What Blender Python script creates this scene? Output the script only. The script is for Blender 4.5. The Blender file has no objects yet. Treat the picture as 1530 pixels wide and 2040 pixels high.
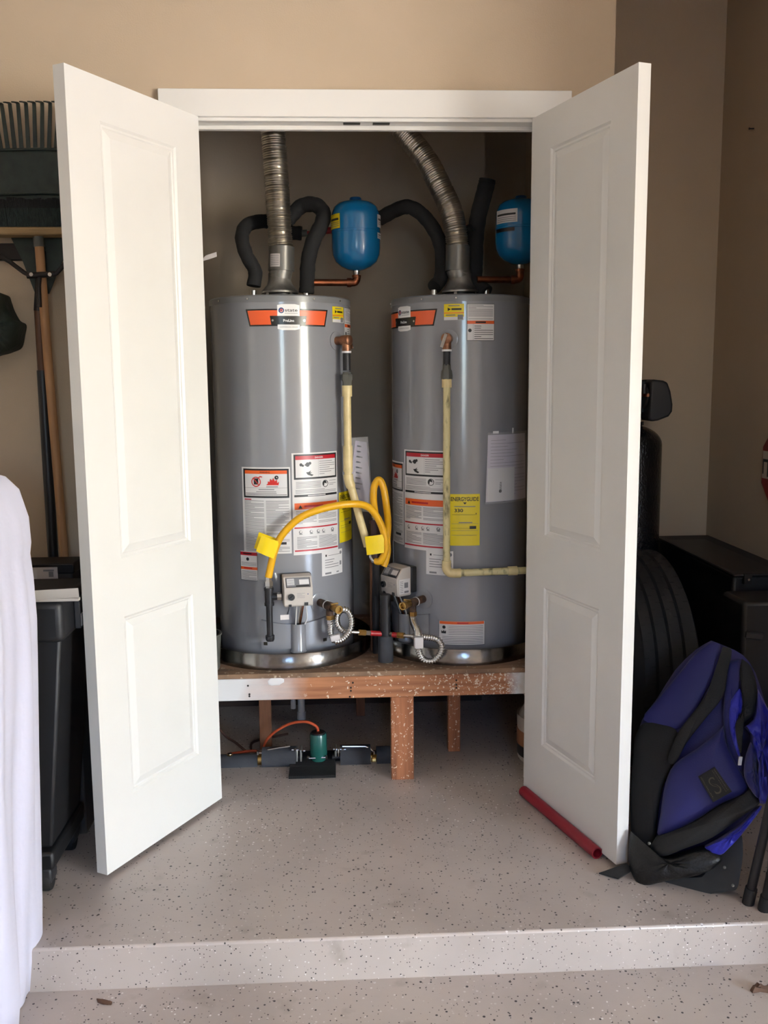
import bpy, bmesh, math, random
from mathutils import Vector, Matrix
random.seed(7)
SC = bpy.context.scene
COL = SC.collection
# ------------------------------------------------------------------ camera
F_PX, PITCH, YAW, ROLL = 1851.8, .1405, .0473, -.0087
CAM = Vector((-.0925, -2.798, 1.303))
FW = Vector((math.sin(YAW) * math.cos(PITCH), math.cos(YAW) * math.cos(PITCH), -math.sin(PITCH)))
RT = Vector((math.cos(YAW), -math.sin(YAW), 0)); UP = RT.cross(FW)
_c, _s = math.cos(ROLL), math.sin(ROLL)
RT, UP = _c * RT + _s * UP, -_s * RT + _c * UP
cam = bpy.data.cameras.new('camera'); camo = bpy.data.objects.new('camera', cam); COL.objects.link(camo)
cam.sensor_fit = 'VERTICAL'; cam.sensor_height = 24; cam.lens = 24 * F_PX / 2040; cam.clip_start = .05
_m = Matrix((RT, UP, -FW)).transposed().to_4x4(); _m.translation = CAM
camo.matrix_world = _m
SC.camera = camo
# ------------------------------------------------------------------ light
W = bpy.data.worlds.new('sky'); SC.world = W; W.use_nodes = True
nt = W.node_tree; bg = nt.nodes['Background']
sky = nt.nodes.new('ShaderNodeTexSky'); sky.sky_type = 'NISHITA'; sky.sun_disc = False
sky.sun_elevation = math.radians(50); sky.sun_rotation = math.radians(150); sky.dust_density = .6
nt.links.new(sky.outputs[0], bg.inputs[0]); bg.inputs[1].default_value = 3.9
sun = bpy.data.lights.new('sun', 'SUN'); sun.energy = 20; sun.angle = math.radians(.6); sun.color = (1, .93, .82)
suno = bpy.data.objects.new('sun', sun); COL.objects.link(suno)
suno.rotation_euler = Vector((.62, -.45, -1.05)).to_track_quat('-Z', 'Y').to_euler()
XR, YB, XL, ZL, ZC = 1.385, -5.5, -4.2, -.108, 2.75
XF, YR = 7.2, -1.33                         # far side wall; the near side wall ends at YR
GX0, GX1, GZ1 = 3.95, 6.5, 2.1              # open garage door in the wall behind the camera
WX0, WX1, WZ0, WZ1 = -.08, .48, .75, 2.05       # window behind the camera
def portal(name, loc, rot, sx, sy):
    l = bpy.data.lights.new(name, 'AREA'); l.shape = 'RECTANGLE'; l.size = sx; l.size_y = sy; l.cycles.is_portal = True
    o = bpy.data.objects.new(name, l); COL.objects.link(o); o.location = loc; o.rotation_euler = rot
def daylight(name, energy, color, tilt, spread):       # daylight entering through the open garage door
    l = bpy.data.lights.new(name, 'AREA'); l.shape = 'RECTANGLE'; l.size = GX1 - GX0; l.size_y = (GZ1 - ZL) * .96; l.energy = energy; l.color = color; l.spread = math.radians(spread)
    o = bpy.data.objects.new(name, l); COL.objects.link(o); o.location = ((GX0 + GX1) / 2, YB + .02, (GZ1 + ZL) / 2); o.rotation_euler = (math.pi / 2 + tilt, 0, 0)
daylight('sky_light', 330, (.46, .64, 1.0), math.radians(-50), 126)
daylight('driveway_light', 430, (1.0, .955, .87), math.radians(40), 130)
portal('window_portal', ((WX0 + WX1) / 2, YB - .06, (WZ0 + WZ1) / 2), (-math.pi / 2, 0, math.pi), WX1 - WX0, WZ1 - WZ0)
vs = SC.view_settings
vs.view_transform = 'Standard'; vs.look = 'None'; vs.gamma = 1; vs.use_curve_mapping = False; vs.exposure = .2
SC.cycles.use_denoising = True; SC.cycles.max_bounces = 10; SC.cycles.diffuse_bounces = 6; SC.cycles.glossy_bounces = 5
SC.cycles.sample_clamp_indirect = 8; SC.cycles.caustics_reflective = False; SC.cycles.caustics_refractive = False

# ------------------------------------------------------------------ pixel helpers (1530x2040 frame)
def ray(px, py): return FW * F_PX + RT * (px - 765) - UP * (py - 1020)
def Yp(px, py, y):
    d = ray(px, py); return CAM + d * ((y - CAM.y) / d.y)
def Zp(px, py, z=0.):
    d = ray(px, py); return CAM + d * ((z - CAM.z) / d.z)
def Xp(px, py, x):
    d = ray(px, py); return CAM + d * ((x - CAM.x) / d.x)
def cylp(px, py, c, R):
    d = ray(px, py); o = CAM.xy - Vector(c); a = d.x ** 2 + d.y ** 2; b = 2 * o.dot(d.xy); cc = o.dot(o) - R * R
    D = max(b * b - 4 * a * cc, 0); q = CAM + d * ((-b - math.sqrt(D)) / (2 * a))
    return math.degrees(math.atan2(q.x - c[0], -(q.y - c[1]))), q.z
# ------------------------------------------------------------------ materials
MATS = {}
def mat(name, col, rough=.5, metal=0., coat=0., spec=.5, noise=None, bump=None, emit=None, alpha=1., trans=0., sheen=0.):
    """noise=(scale, col2, lo, hi, stretch)  bump=(scale, strength, dist)"""
    m = bpy.data.materials.new(name); m.use_nodes = True; n = m.node_tree.nodes; L = m.node_tree.links
    p = n['Principled BSDF']; p.inputs['Base Color'].default_value = (*col, 1)
    p.inputs['Roughness'].default_value = rough; p.inputs['Metallic'].default_value = metal
    p.inputs['Coat Weight'].default_value = coat; p.inputs['Coat Roughness'].default_value = .08
    p.inputs['Specular IOR Level'].default_value = spec; p.inputs['Alpha'].default_value = alpha
    p.inputs['Transmission Weight'].default_value = trans; p.inputs['Sheen Weight'].default_value = sheen
    tc = n.new('ShaderNodeTexCoord')
    def noisetex(sc, stretch=(1, 1, 1), detail=4):
        mp = n.new('ShaderNodeMapping'); mp.inputs['Scale'].default_value = stretch; L.new(tc.outputs['Object'], mp.inputs[0])
        t = n.new('ShaderNodeTexNoise'); t.inputs['Scale'].default_value = sc; t.inputs['Detail'].default_value = detail; L.new(mp.outputs[0], t.inputs[0]); return t
    if noise:
        sc, c2, lo, hi = noise[:4]; t = noisetex(sc, noise[4] if len(noise) > 4 else (1, 1, 1))
        r = n.new('ShaderNodeValToRGB'); r.color_ramp.elements[0].position = lo; r.color_ramp.elements[1].position = hi
        r.color_ramp.elements[0].color = (*col, 1); r.color_ramp.elements[1].color = (*c2, 1)
        L.new(t.outputs[0], r.inputs[0]); L.new(r.outputs[0], p.inputs['Base Color'])
    if bump:
        t = noisetex(bump[0], bump[3] if len(bump) > 3 else (1, 1, 1)); b = n.new('ShaderNodeBump'); b.inputs['Strength'].default_value = bump[1]; b.inputs['Distance'].default_value = bump[2]
        L.new(t.outputs[0], b.inputs['Height']); L.new(b.outputs[0], p.inputs['Normal'])
    if emit: p.inputs['Emission Color'].default_value = (*emit[0], 1); p.inputs['Emission Strength'].default_value = emit[1]
    MATS[name] = m; return m
def S(r, g, b):   # sRGB 0-255 -> linear
    f = lambda v: (v / 255 / 12.92) if v <= 10 else ((v / 255 + .055) / 1.055) ** 2.4
    return (f(r), f(g), f(b))
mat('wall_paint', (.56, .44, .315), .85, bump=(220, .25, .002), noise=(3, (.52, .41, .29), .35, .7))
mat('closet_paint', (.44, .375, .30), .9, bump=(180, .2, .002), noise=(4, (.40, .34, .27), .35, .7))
mat('board_shade', S(66, 50, 42), .9, noise=(5, S(48, 37, 32), .35, .7, (.6, 4, 5)))  # dark tone paints the shade under the platform into the back panel
mat('ceiling_paint', (.80, .78, .74), .9)
mat('garage_wall', (.76, .73, .68), .9)
mat('trim_white', (.80, .78, .74), .42, bump=(30, .05, .001))
mat('door_white', (.76, .745, .71), .38, noise=(6, (.74, .725, .69), .4, .7))
mat('tank_grey', S(134, 135, 141), .17, coat=.3, spec=.6, bump=(7, .04, .01))
mat('tank_lid', S(118, 119, 122), .3)
mat('label_white', S(214, 212, 212), .33); mat('ink', (.012, .012, .014), .4); mat('ink_grey', S(120, 120, 124), .45)
mat('label_orange', S(226, 96, 38), .35); mat('label_red', S(178, 22, 40), .35); mat('label_yellow', S(222, 200, 22), .35)
mat('badge_orange', S(232, 98, 52), .3); mat('badge_black', (.012, .012, .012), .25); mat('badge_white', S(232, 232, 232), .25); mat('badge_blue', S(28, 52, 110), .3)
mat('flame_red', S(200, 45, 40), .4)
mat('galvanised', S(178, 175, 170), .42, .75, noise=(14, S(105, 102, 97), .35, .7), bump=(40, .15, .002))
mat('pan_steel', S(150, 146, 142), .2, 1., noise=(9, S(95, 90, 86), .35, .65), bump=(12, .35, .006))
mat('duct_alu', S(222, 216, 204), .30, 1., noise=(12, S(186, 180, 168), .35, .7))
mat('tape_grey', S(120, 118, 114), .35, .6)
mat('foam_black', (.012, .012, .013), .85, bump=(90, .4, .002))
mat('foam_grey', S(62, 64, 70), .85, bump=(120, .4, .002), noise=(12, S(48, 49, 54), .35, .7))
mat('blue_paint', S(14, 106, 160), .22, coat=.4)
mat('blue_paint_dark', S(8, 72, 122), .3)
mat('copper', S(160, 96, 66), .38, 1., noise=(25, S(96, 62, 46), .4, .7))
mat('bronze', S(158, 112, 84), .42, .9, noise=(40, S(110, 76, 60), .4, .7))
mat('brass', S(186, 150, 88), .3, 1., noise=(40, S(120, 92, 56), .45, .75))
mat('rust', S(92, 66, 50), .7, .3, noise=(50, S(62, 48, 40), .4, .6))
mat('steel', S(205, 203, 200), .22, 1.)
mat('iron_black', S(46, 45, 47), .45, .5, bump=(150, .2, .001))
mat('maroon', S(52, 24, 28), .5)
mat('pvc_cream', S(218, 198, 146), .38, noise=(30, S(200, 182, 132), .4, .7))
mat('pvc_stained', S(206, 194, 146), .45, noise=(26, S(112, 104, 74), .50, .68, (2.2, 2.2, .8)))
mat('pvc_grey', S(88, 88, 82), .5); mat('pvc_white', S(200, 200, 200), .4)
mat('hose_yellow', S(226, 168, 22), .36); mat('tag_yellow', S(238, 206, 20), .22, spec=.7)
mat('red_paint', S(165, 28, 34), .4)
mat('red_pvc', S(140, 28, 44), .45)
mat('wood_stud', S(120, 76, 48), .75, noise=(7, S(88, 54, 34), .35, .7, (6, 6, .6)))
mat('ctrl_beige', S(188, 180, 172), .45); mat('black_plastic', (.014, .014, .015), .4); mat('dark_plastic', S(40, 41, 45), .42)
mat('wire_white', S(205, 205, 205), .5)
mat('paper', S(206, 200, 198), .6); mat('paper_lavender', S(196, 190, 205), .5)
mat('paper_shaded', S(168, 162, 156), .6)  # white paper greyed, its shade put into the colour
mat('poly_bag', (.9, .9, .92), .12, alpha=.22, spec=.8)
mat('bristle', S(34, 48, 46), .8, bump=(200, .8, .006, (3, 3, .3)), noise=(120, S(18, 26, 26), .4, .6, (3, 3, .2)))
mat('bristle_black', S(16, 17, 18), .8, bump=(200, .8, .006, (3, 3, .3)))
mat('rake_green', S(44, 56, 50), .5, noise=(30, S(32, 42, 40), .4, .7))
mat('pole_wood', S(186, 140, 96), .55, noise=(8, S(160, 114, 74), .35, .7, (8, 8, .5)))
mat('pole_brown', S(104, 66, 42), .55, noise=(8, S(80, 50, 32), .35, .7, (8, 8, .5)))
mat('pine', S(168, 140, 98), .7, noise=(8, S(135, 108, 72), .35, .7, (.6, 6, 6)))
mat('metal_dark', S(48, 44, 42), .5, .6); mat('bag_green', S(34, 44, 36), .7, bump=(40, .5, .01))
mat('bin_black', S(25, 25, 28), .5, bump=(160, .2, .001)); mat('bin_dark', S(24, 24, 26), .45)
mat('cardboard_dark', S(70, 64, 58), .8)
mat('sheet', (.60, .595, .72), .8, sheen=.2, bump=(9, .25, .02))
mat('softener_black', (.010, .010, .011), .2, bump=(130, .8, .004, (1, 1, .6)))
mat('rubber', S(24, 24, 26), .7, bump=(200, .3, .002)); mat('rubber_dark', (.006, .006, .006), .8)
mat('fabric_blue_shaded', S(20, 23, 96), .6, sheen=.15, bump=(300, .3, .001)); mat('fabric_blue_lit', S(32, 37, 168), .42, sheen=.15, bump=(18, .5, .012))  # one bag cloth in two blues: shade painted darker, lit folds painted brighter
mat('webbing', S(13, 13, 14), .75, bump=(250, .4, .001)); mat('mesh_black', S(10, 10, 11), .45, bump=(160, .5, .003)); mat('board_dark', S(32, 34, 36), .6)
mat('patch_line', S(74, 68, 54), .7)
mat('pump_green', S(34, 92, 84), .25, coat=.4); mat('cord_orange', S(196, 84, 48), .5); mat('cord_brown', S(70, 44, 34), .6)
mat('jug_white', S(206, 196, 186), .4); mat('jug_tan', S(172, 116, 82), .45)
mat('leaf_brown', S(92, 66, 50), .8); mat('sign_red', S(140, 24, 28), .35); mat('sign_white', S(205, 190, 178), .4)
mat('concrete_out', (.52, .47, .40), .9, noise=(2, (.46, .42, .36), .3, .7)); mat('grass_out', (.14, .2, .06), .9)
mat('slot_dark', S(38, 34, 28), .5, .5)

def floor_mat():
    m = bpy.data.materials.new('epoxy_floor'); m.use_nodes = True; n = m.node_tree.nodes; L = m.node_tree.links; p = n['Principled BSDF']
    tc = n.new('ShaderNodeTexCoord'); geo = n.new('ShaderNodeNewGeometry')
    def mix(a, b, fac):
        x = n.new('ShaderNodeMix'); x.data_type = 'RGBA'; L.new(fac, x.inputs[0])
        for i, v in ((6, a), (7, b)):
            if isinstance(v, tuple): x.inputs[i].default_value = (*v, 1)
            else: L.new(v, x.inputs[i])
        return x.outputs[2]
    def ramp(src, a, b, inv=False):
        r = n.new('ShaderNodeMapRange'); r.inputs[1].default_value = a; r.inputs[2].default_value = b
        r.inputs[3].default_value = 1 if inv else 0; r.inputs[4].default_value = 0 if inv else 1; L.new(src, r.inputs[0]); return r.outputs[0]
    def noise(sc, off=0, detail=5):
        mp = n.new('ShaderNodeMapping'); mp.inputs['Location'].default_value = (off, off * 1.7, 0); L.new(geo.outputs['Position'], mp.inputs[0])
        t = n.new('ShaderNodeTexNoise'); t.inputs['Scale'].default_value = sc; t.inputs['Detail'].default_value = detail; L.new(mp.outputs[0], t.inputs[0]); return t.outputs[0]
    base = mix((.48, .415, .375), (.40, .345, .31), ramp(noise(3.2), .38, .66))
    base = mix(base, (.51, .445, .39), ramp(noise(1.3, 5), .5, .72))
    base = mix(base, (.30, .25, .21), ramp(noise(11, 9, 8), .62, .82))
    def flakes(sc, keep, size, off):
        mp = n.new('ShaderNodeMapping'); mp.inputs['Location'].default_value = (off, .762 + (off + .5) / sc, .42 / sc); L.new(geo.outputs['Position'], mp.inputs[0])
        v = n.new('ShaderNodeTexVoronoi'); v.inputs['Scale'].default_value = sc; L.new(mp.outputs[0], v.inputs[0])
        sp = n.new('ShaderNodeSeparateColor'); L.new(v.outputs['Color'], sp.inputs[0])
        k = ramp(sp.outputs[0], keep, keep + .01)
        sz = n.new('ShaderNodeMath'); sz.operation = 'MULTIPLY'; L.new(sp.outputs[1], sz.inputs[0]); sz.inputs[1].default_value = size
        lt = n.new('ShaderNodeMath'); lt.operation = 'LESS_THAN'; L.new(v.outputs['Distance'], lt.inputs[0]); L.new(sz.outputs[0], lt.inputs[1])
        mu = n.new('ShaderNodeMath'); mu.operation = 'MULTIPLY'; L.new(k, mu.inputs[0]); L.new(lt.outputs[0], mu.inputs[1]); return mu.outputs[0]
    def times(a, b):
        mu = n.new('ShaderNodeMath'); mu.operation = 'MULTIPLY'; L.new(a, mu.inputs[0]); L.new(b, mu.inputs[1]); return mu.outputs[0]
    base = mix(base, (.035, .03, .03), flakes(85, .70, .30, 3))
    base = mix(base, (.06, .045, .04), flakes(140, .70, .34, 11))
    base = mix(base, (.75, .72, .70), times(flakes(110, .70, .36, 17), ramp(noise(2.2, 21, 3), .44, .6)))
    L.new(base, p.inputs['Base Color'])
    r = n.new('ShaderNodeMapRange'); r.inputs[3].default_value = .22; r.inputs[4].default_value = .5; L.new(noise(5, 30), r.inputs[0]); L.new(r.outputs[0], p.inputs['Roughness'])
    b = n.new('ShaderNodeBump'); b.inputs['Strength'].default_value = .12; b.inputs['Distance'].default_value = .004; L.new(noise(40, 2, 3), b.inputs['Height']); L.new(b.outputs[0], p.inputs['Normal'])
    MATS['epoxy_floor'] = m
floor_mat()
def beam_mat():
    # bare pine with overspray: white paint towards both ends, popcorn spatter near the middle right
    m = bpy.data.materials.new('painted_beam'); m.use_nodes = True; n = m.node_tree.nodes; L = m.node_tree.links; p = n['Principled BSDF']
    geo = n.new('ShaderNodeNewGeometry'); sx = n.new('ShaderNodeSeparateXYZ'); L.new(geo.outputs['Position'], sx.inputs[0])
    def noise(sc, st=(1, 1, 1), d=5):
        mp = n.new('ShaderNodeMapping'); mp.inputs['Scale'].default_value = st; L.new(geo.outputs['Position'], mp.inputs[0])
        t = n.new('ShaderNodeTexNoise'); t.inputs['Scale'].default_value = sc; t.inputs['Detail'].default_value = d; L.new(mp.outputs[0], t.inputs[0]); return t.outputs[0]
    def rng(src, a, b):
        r = n.new('ShaderNodeMapRange'); r.inputs[1].default_value = a; r.inputs[2].default_value = b; L.new(src, r.inputs[0]); return r.outputs[0]
    def wob(amt):
        t = n.new('ShaderNodeTexNoise'); t.inputs['Scale'].default_value = 70; L.new(geo.outputs['Position'], t.inputs[0])
        a = n.new('ShaderNodeVectorMath'); a.operation = 'SCALE'; L.new(t.outputs['Color'], a.inputs[0]); a.inputs[3].default_value = amt
        b = n.new('ShaderNodeVectorMath'); b.operation = 'ADD'; L.new(geo.outputs['Position'], b.inputs[0]); L.new(a.outputs[0], b.inputs[1]); return b.outputs[0]
    def mth(op, a, b):
        x = n.new('ShaderNodeMath'); x.operation = op
        for i, v in enumerate((a, b)):
            if isinstance(v, (int, float)): x.inputs[i].default_value = v
            else: L.new(v, x.inputs[i])
        return x.outputs[0]
    def mix(a, b, fac):
        x = n.new('ShaderNodeMix'); x.data_type = 'RGBA'; L.new(fac, x.inputs[0])
        for i, v in ((6, a), (7, b)):
            if isinstance(v, tuple): x.inputs[i].default_value = (*v, 1)
            else: L.new(v, x.inputs[i])
        return x.outputs[2]
    wood = mix(S(176, 118, 80), S(140, 88, 58), rng(noise(9, (.5, 6, 8)), .35, .7))
    X = sx.outputs[0]
    xj = mth('ADD', X, mth('MULTIPLY', mth('SUBTRACT', noise(9), .5), .16))
    left = rng(xj, -.20, -.42); right = rng(xj, .44, .49)
    v = n.new('ShaderNodeTexVoronoi'); v.inputs['Scale'].default_value = 105; L.new(wob(.03), v.inputs[0])
    chip = mth('LESS_THAN', v.outputs['Distance'], mth('MULTIPLY', noise(60), .72))
    sp = n.new('ShaderNodeSeparateColor'); L.new(v.outputs['Color'], sp.inputs[0])
    dens = rng(X, -.22, .45)
    keep = mth('LESS_THAN', sp.outputs[0], mth('ADD', mth('MULTIPLY', mth('MULTIPLY', dens, dens), 1.0), .10))
    spots = mth('MULTIPLY', mth('MULTIPLY', chip, keep), rng(X, -.24, -.16))
    c = mix(wood, S(216, 200, 180), spots)
    c = mix(c, S(206, 204, 204), left); c = mix(c, S(212, 210, 208), right)
    L.new(c, p.inputs['Base Color']); p.inputs['Roughness'].default_value = .7
    MATS['painted_beam'] = m
    m = bpy.data.materials.new('deck_wood'); m.use_nodes = True; n = m.node_tree.nodes; L = m.node_tree.links; p = n['Principled BSDF']
    geo = n.new('ShaderNodeNewGeometry')
    c = mix(S(150, 118, 92), S(104, 82, 64), rng(noise(6, (1, 4, 1)), .35, .7))
    c = mix(c, S(186, 168, 146), rng(noise(60, (1, 1, 1), 3), .6, .68))
    L.new(c, p.inputs['Base Color']); p.inputs['Roughness'].default_value = .8; MATS['deck_wood'] = m
    m = bpy.data.materials.new('speckled_post'); m.use_nodes = True; n = m.node_tree.nodes; L = m.node_tree.links; p = n['Principled BSDF']
    geo = n.new('ShaderNodeNewGeometry')
    wood = mix(S(170, 108, 72), S(128, 80, 52), rng(noise(9, (8, 6, .5)), .35, .7))
    v = n.new('ShaderNodeTexVoronoi'); v.inputs['Scale'].default_value = 105; L.new(wob(.03), v.inputs[0])
    sp = n.new('ShaderNodeSeparateColor'); L.new(v.outputs['Color'], sp.inputs[0])
    f = mth('MULTIPLY', mth('LESS_THAN', v.outputs['Distance'], mth('MULTIPLY', noise(60), .56)), mth('LESS_THAN', sp.outputs[0], .5))
    L.new(mix(wood, S(214, 190, 166), f), p.inputs['Base Color']); p.inputs['Roughness'].default_value = .75; MATS['speckled_post'] = m
beam_mat()

# ------------------------------------------------------------------ mesh builder
ORG = {}
def V3(*a): return Vector(a)
def catmull(pts, n=8):
    pts = [Vector(p) for p in pts]; P = [2 * pts[0] - pts[1]] + pts + [2 * pts[-1] - pts[-2]]; out = []
    for i in range(1, len(P) - 2):
        a, b, c, d = P[i - 1:i + 3]
        for k in range(n):
            t = k / n
            out.append(.5 * ((2 * b) + (c - a) * t + (2 * a - 5 * b + 4 * c - d) * t * t + (3 * b - a - 3 * c + d) * t ** 3))
    return out + [pts[-1]]
class MB:
    def __init__(s): s.v = []; s.f = []; s.m = []
    def add(s, vs, fs, m):
        b = len(s.v); s.v += [Vector(v) for v in vs]; s.f += [tuple(b + i for i in f) for f in fs]; s.m += [m] * len(fs); return s
    def box(s, lo, hi, m):
        x0, y0, z0 = lo; x1, y1, z1 = hi
        return s.add([(x0, y0, z0), (x1, y0, z0), (x1, y1, z0), (x0, y1, z0), (x0, y0, z1), (x1, y0, z1), (x1, y1, z1), (x0, y1, z1)],
                     [(0, 3, 2, 1), (4, 5, 6, 7), (0, 1, 5, 4), (1, 2, 6, 5), (2, 3, 7, 6), (3, 0, 4, 7)], m)
    def obox(s, c, ax, h, m):
        c = Vector(c); a = [Vector(x).normalized() * k for x, k in zip(ax, h)]
        vs = [c + a[0] * i + a[1] * j + a[2] * k for k in (-1, 1) for i, j in ((-1, -1), (1, -1), (1, 1), (-1, 1))]
        return s.add(vs, [(0, 3, 2, 1), (4, 5, 6, 7), (0, 1, 5, 4), (1, 2, 6, 5), (2, 3, 7, 6), (3, 0, 4, 7)], m)
    def tube(s, path, r, m, seg=16, cap=True, inner=None):
        path = [Vector(p) for p in path]; n = len(path); rs = r if isinstance(r, (list, tuple)) else [r] * n
        t0 = (path[1] - path[0]).normalized(); u = t0.orthogonal().normalized(); vs = []; tp = t0
        for i in range(n):
            t = (path[min(i + 1, n - 1)] - path[max(i - 1, 0)])
            t = t.normalized() if t.length > 1e-9 else tp
            q = tp.rotation_difference(t); u = (q @ u); u = (u - t * u.dot(t)).normalized(); w = t.cross(u); tp = t
            vs += [path[i] + (u * math.cos(2 * math.pi * k / seg) + w * math.sin(2 * math.pi * k / seg)) * rs[i] for k in range(seg)]
        fs = [(i * seg + k, i * seg + (k + 1) % seg, (i + 1) * seg + (k + 1) % seg, (i + 1) * seg + k) for i in range(n - 1) for k in range(seg)]
        if cap: fs += [tuple(reversed(range(seg))), tuple((n - 1) * seg + k for k in range(seg))]
        return s.add(vs, fs, m)
    def cyl(s, a, b, r, m, seg=20, r2=None): return s.tube([a, b], [r, r if r2 is None else r2], m, seg)
    def lathe(s, prof, o, m, seg=40, axis=(0, 0, 1), a0=0, a1=360):
        o = Vector(o); ax = Vector(axis).normalized(); u = ax.orthogonal().normalized(); w = ax.cross(u); full = abs(a1 - a0) >= 359.9
        ns = seg if full else seg + 1; vs = []
        for r, z in prof:
            for k in range(ns):
                t = math.radians(a0 + (a1 - a0) * k / seg); vs.append(o + ax * z + (u * math.cos(t) + w * math.sin(t)) * max(r, 1e-5))
        fs = []
        for i in range(len(prof) - 1):
            for k in range(seg if not full else seg):
                k2 = (k + 1) % ns if full else k + 1
                fs.append((i * ns + k, i * ns + k2, (i + 1) * ns + k2, (i + 1) * ns + k))
        if full:
            if prof[0][0] > 1e-4: fs.append(tuple(reversed(range(ns))))
            if prof[-1][0] > 1e-4: fs.append(tuple((len(prof) - 1) * ns + k for k in range(ns)))
        return s.add(vs, fs, m)
    def prism(s, poly, d, m):      # poly: list of 3D points (planar), d: extrusion vector
        n = len(poly); d = Vector(d); vs = [Vector(p) for p in poly] + [Vector(p) + d for p in poly]
        return s.add(vs, [tuple(reversed(range(n))), tuple(range(n, 2 * n))] + [(i, (i + 1) % n, n + (i + 1) % n, n + i) for i in range(n)], m)
    def puff(s, poly, nrm, h, back, m, rings=(1, .92, .75, .5, .25), rip=0, seed=0):
        """cushion: outline poly, bulging h along nrm, and going `back` the other way"""
        nrm = Vector(nrm).normalized(); poly = [Vector(p) for p in poly]; n = len(poly); c = sum(poly, Vector()) / n; rnd = random.Random(seed)
        vs = []; ph = rnd.random() * 6
        for q in rings:
            for k, p in enumerate(poly):
                e = (1 - q * q) ** .5 if q < 1 else 0
                w = rip * math.sin(k * 1.7 + q * 9 + ph) * min(1, e * 1.5)
                vs.append(c + (p - c) * q + nrm * (h * e + w))
        vs.append(c + nrm * h); nf = len(vs); R = len(rings)
        fs = [(i * n + k, i * n + (k + 1) % n, (i + 1) * n + (k + 1) % n, (i + 1) * n + k) for i in range(R - 1) for k in range(n)]
        fs += [((R - 1) * n + k, (R - 1) * n + (k + 1) % n, nf - 1) for k in range(n)]
        vs += [c + (p - c) * .97 - nrm * back for p in poly]
        fs += [(nf + k, nf + (k + 1) % n, (k + 1) % n, k) for k in range(n)] + [tuple(nf + k for k in reversed(range(n)))]
        return s.add(vs, fs, m)
    def build(s, name, parent=None, bevel=0, sharp=38, seg=2):
        me = bpy.data.meshes.new(name)
        if parent is not None: org = ORG[parent.name]
        else:
            xs = [v.x for v in s.v]; ys = [v.y for v in s.v]; zs = [v.z for v in s.v]
            org = Vector(((min(xs) + max(xs)) / 2, (min(ys) + max(ys)) / 2, min(zs)))
        me.from_pydata([v - org for v in s.v], [], s.f)
        names = list(dict.fromkeys(s.m))
        for q in names: me.materials.append(MATS[q])
        idx = {q: i for i, q in enumerate(names)}
        me.polygons.foreach_set('material_index', [idx[q] for q in s.m])
        me.polygons.foreach_set('use_smooth', [True] * len(s.f))
        bm = bmesh.new(); bm.from_mesh(me); bmesh.ops.recalc_face_normals(bm, faces=bm.faces) if not getattr(s, 'keep', False) else None; bm.to_mesh(me); bm.free()
        me.set_sharp_from_angle(angle=math.radians(sharp))
        o = bpy.data.objects.new(name, me); COL.objects.link(o); ORG[o.name] = org
        if parent is not None: o.parent = parent
        else: o.location = org
        if bevel:
            b = o.modifiers.new('bevel', 'BEVEL'); b.width = bevel; b.segments = seg; b.limit_method = 'ANGLE'; b.angle_limit = math.radians(40); b.harden_normals = False
        return o
def tag(o, label=None, cat=None, group=None, kind=None):
    if label: o['label'] = label
    if cat: o['category'] = cat
    if group: o['group'] = group
    if kind: o['kind'] = kind
    return o
def thing(name, loc, label, cat, group=None):
    o = bpy.data.objects.new(name, None); COL.objects.link(o); o.location = loc; ORG[o.name] = Vector(loc); o.empty_display_size = .05
    return tag(o, label, cat, group)
def struct(mb, name, label=None, bevel=0): return tag(mb.build(name, bevel=bevel), label, kind='structure')
_txt = {}
def text2d(s, bold=0.):
    """outline text -> (verts2d, faces), height of a capital = .73, left aligned at 0"""
    if (s, bold) in _txt: return _txt[(s, bold)]
    cu = bpy.data.curves.new('t', 'FONT'); cu.body = s; cu.size = 1; cu.offset = bold; cu.resolution_u = 3
    o = bpy.data.objects.new('t', cu); COL.objects.link(o); dg = bpy.context.evaluated_depsgraph_get()
    me = o.evaluated_get(dg).to_mesh(); vs = [(v.co.x, v.co.y) for v in me.vertices]; fs = [tuple(p.vertices) for p in me.polygons]
    o.evaluated_get(dg).to_mesh_clear(); bpy.data.objects.remove(o); bpy.data.curves.remove(cu)
    _txt[(s, bold)] = (vs, fs); return vs, fs
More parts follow.
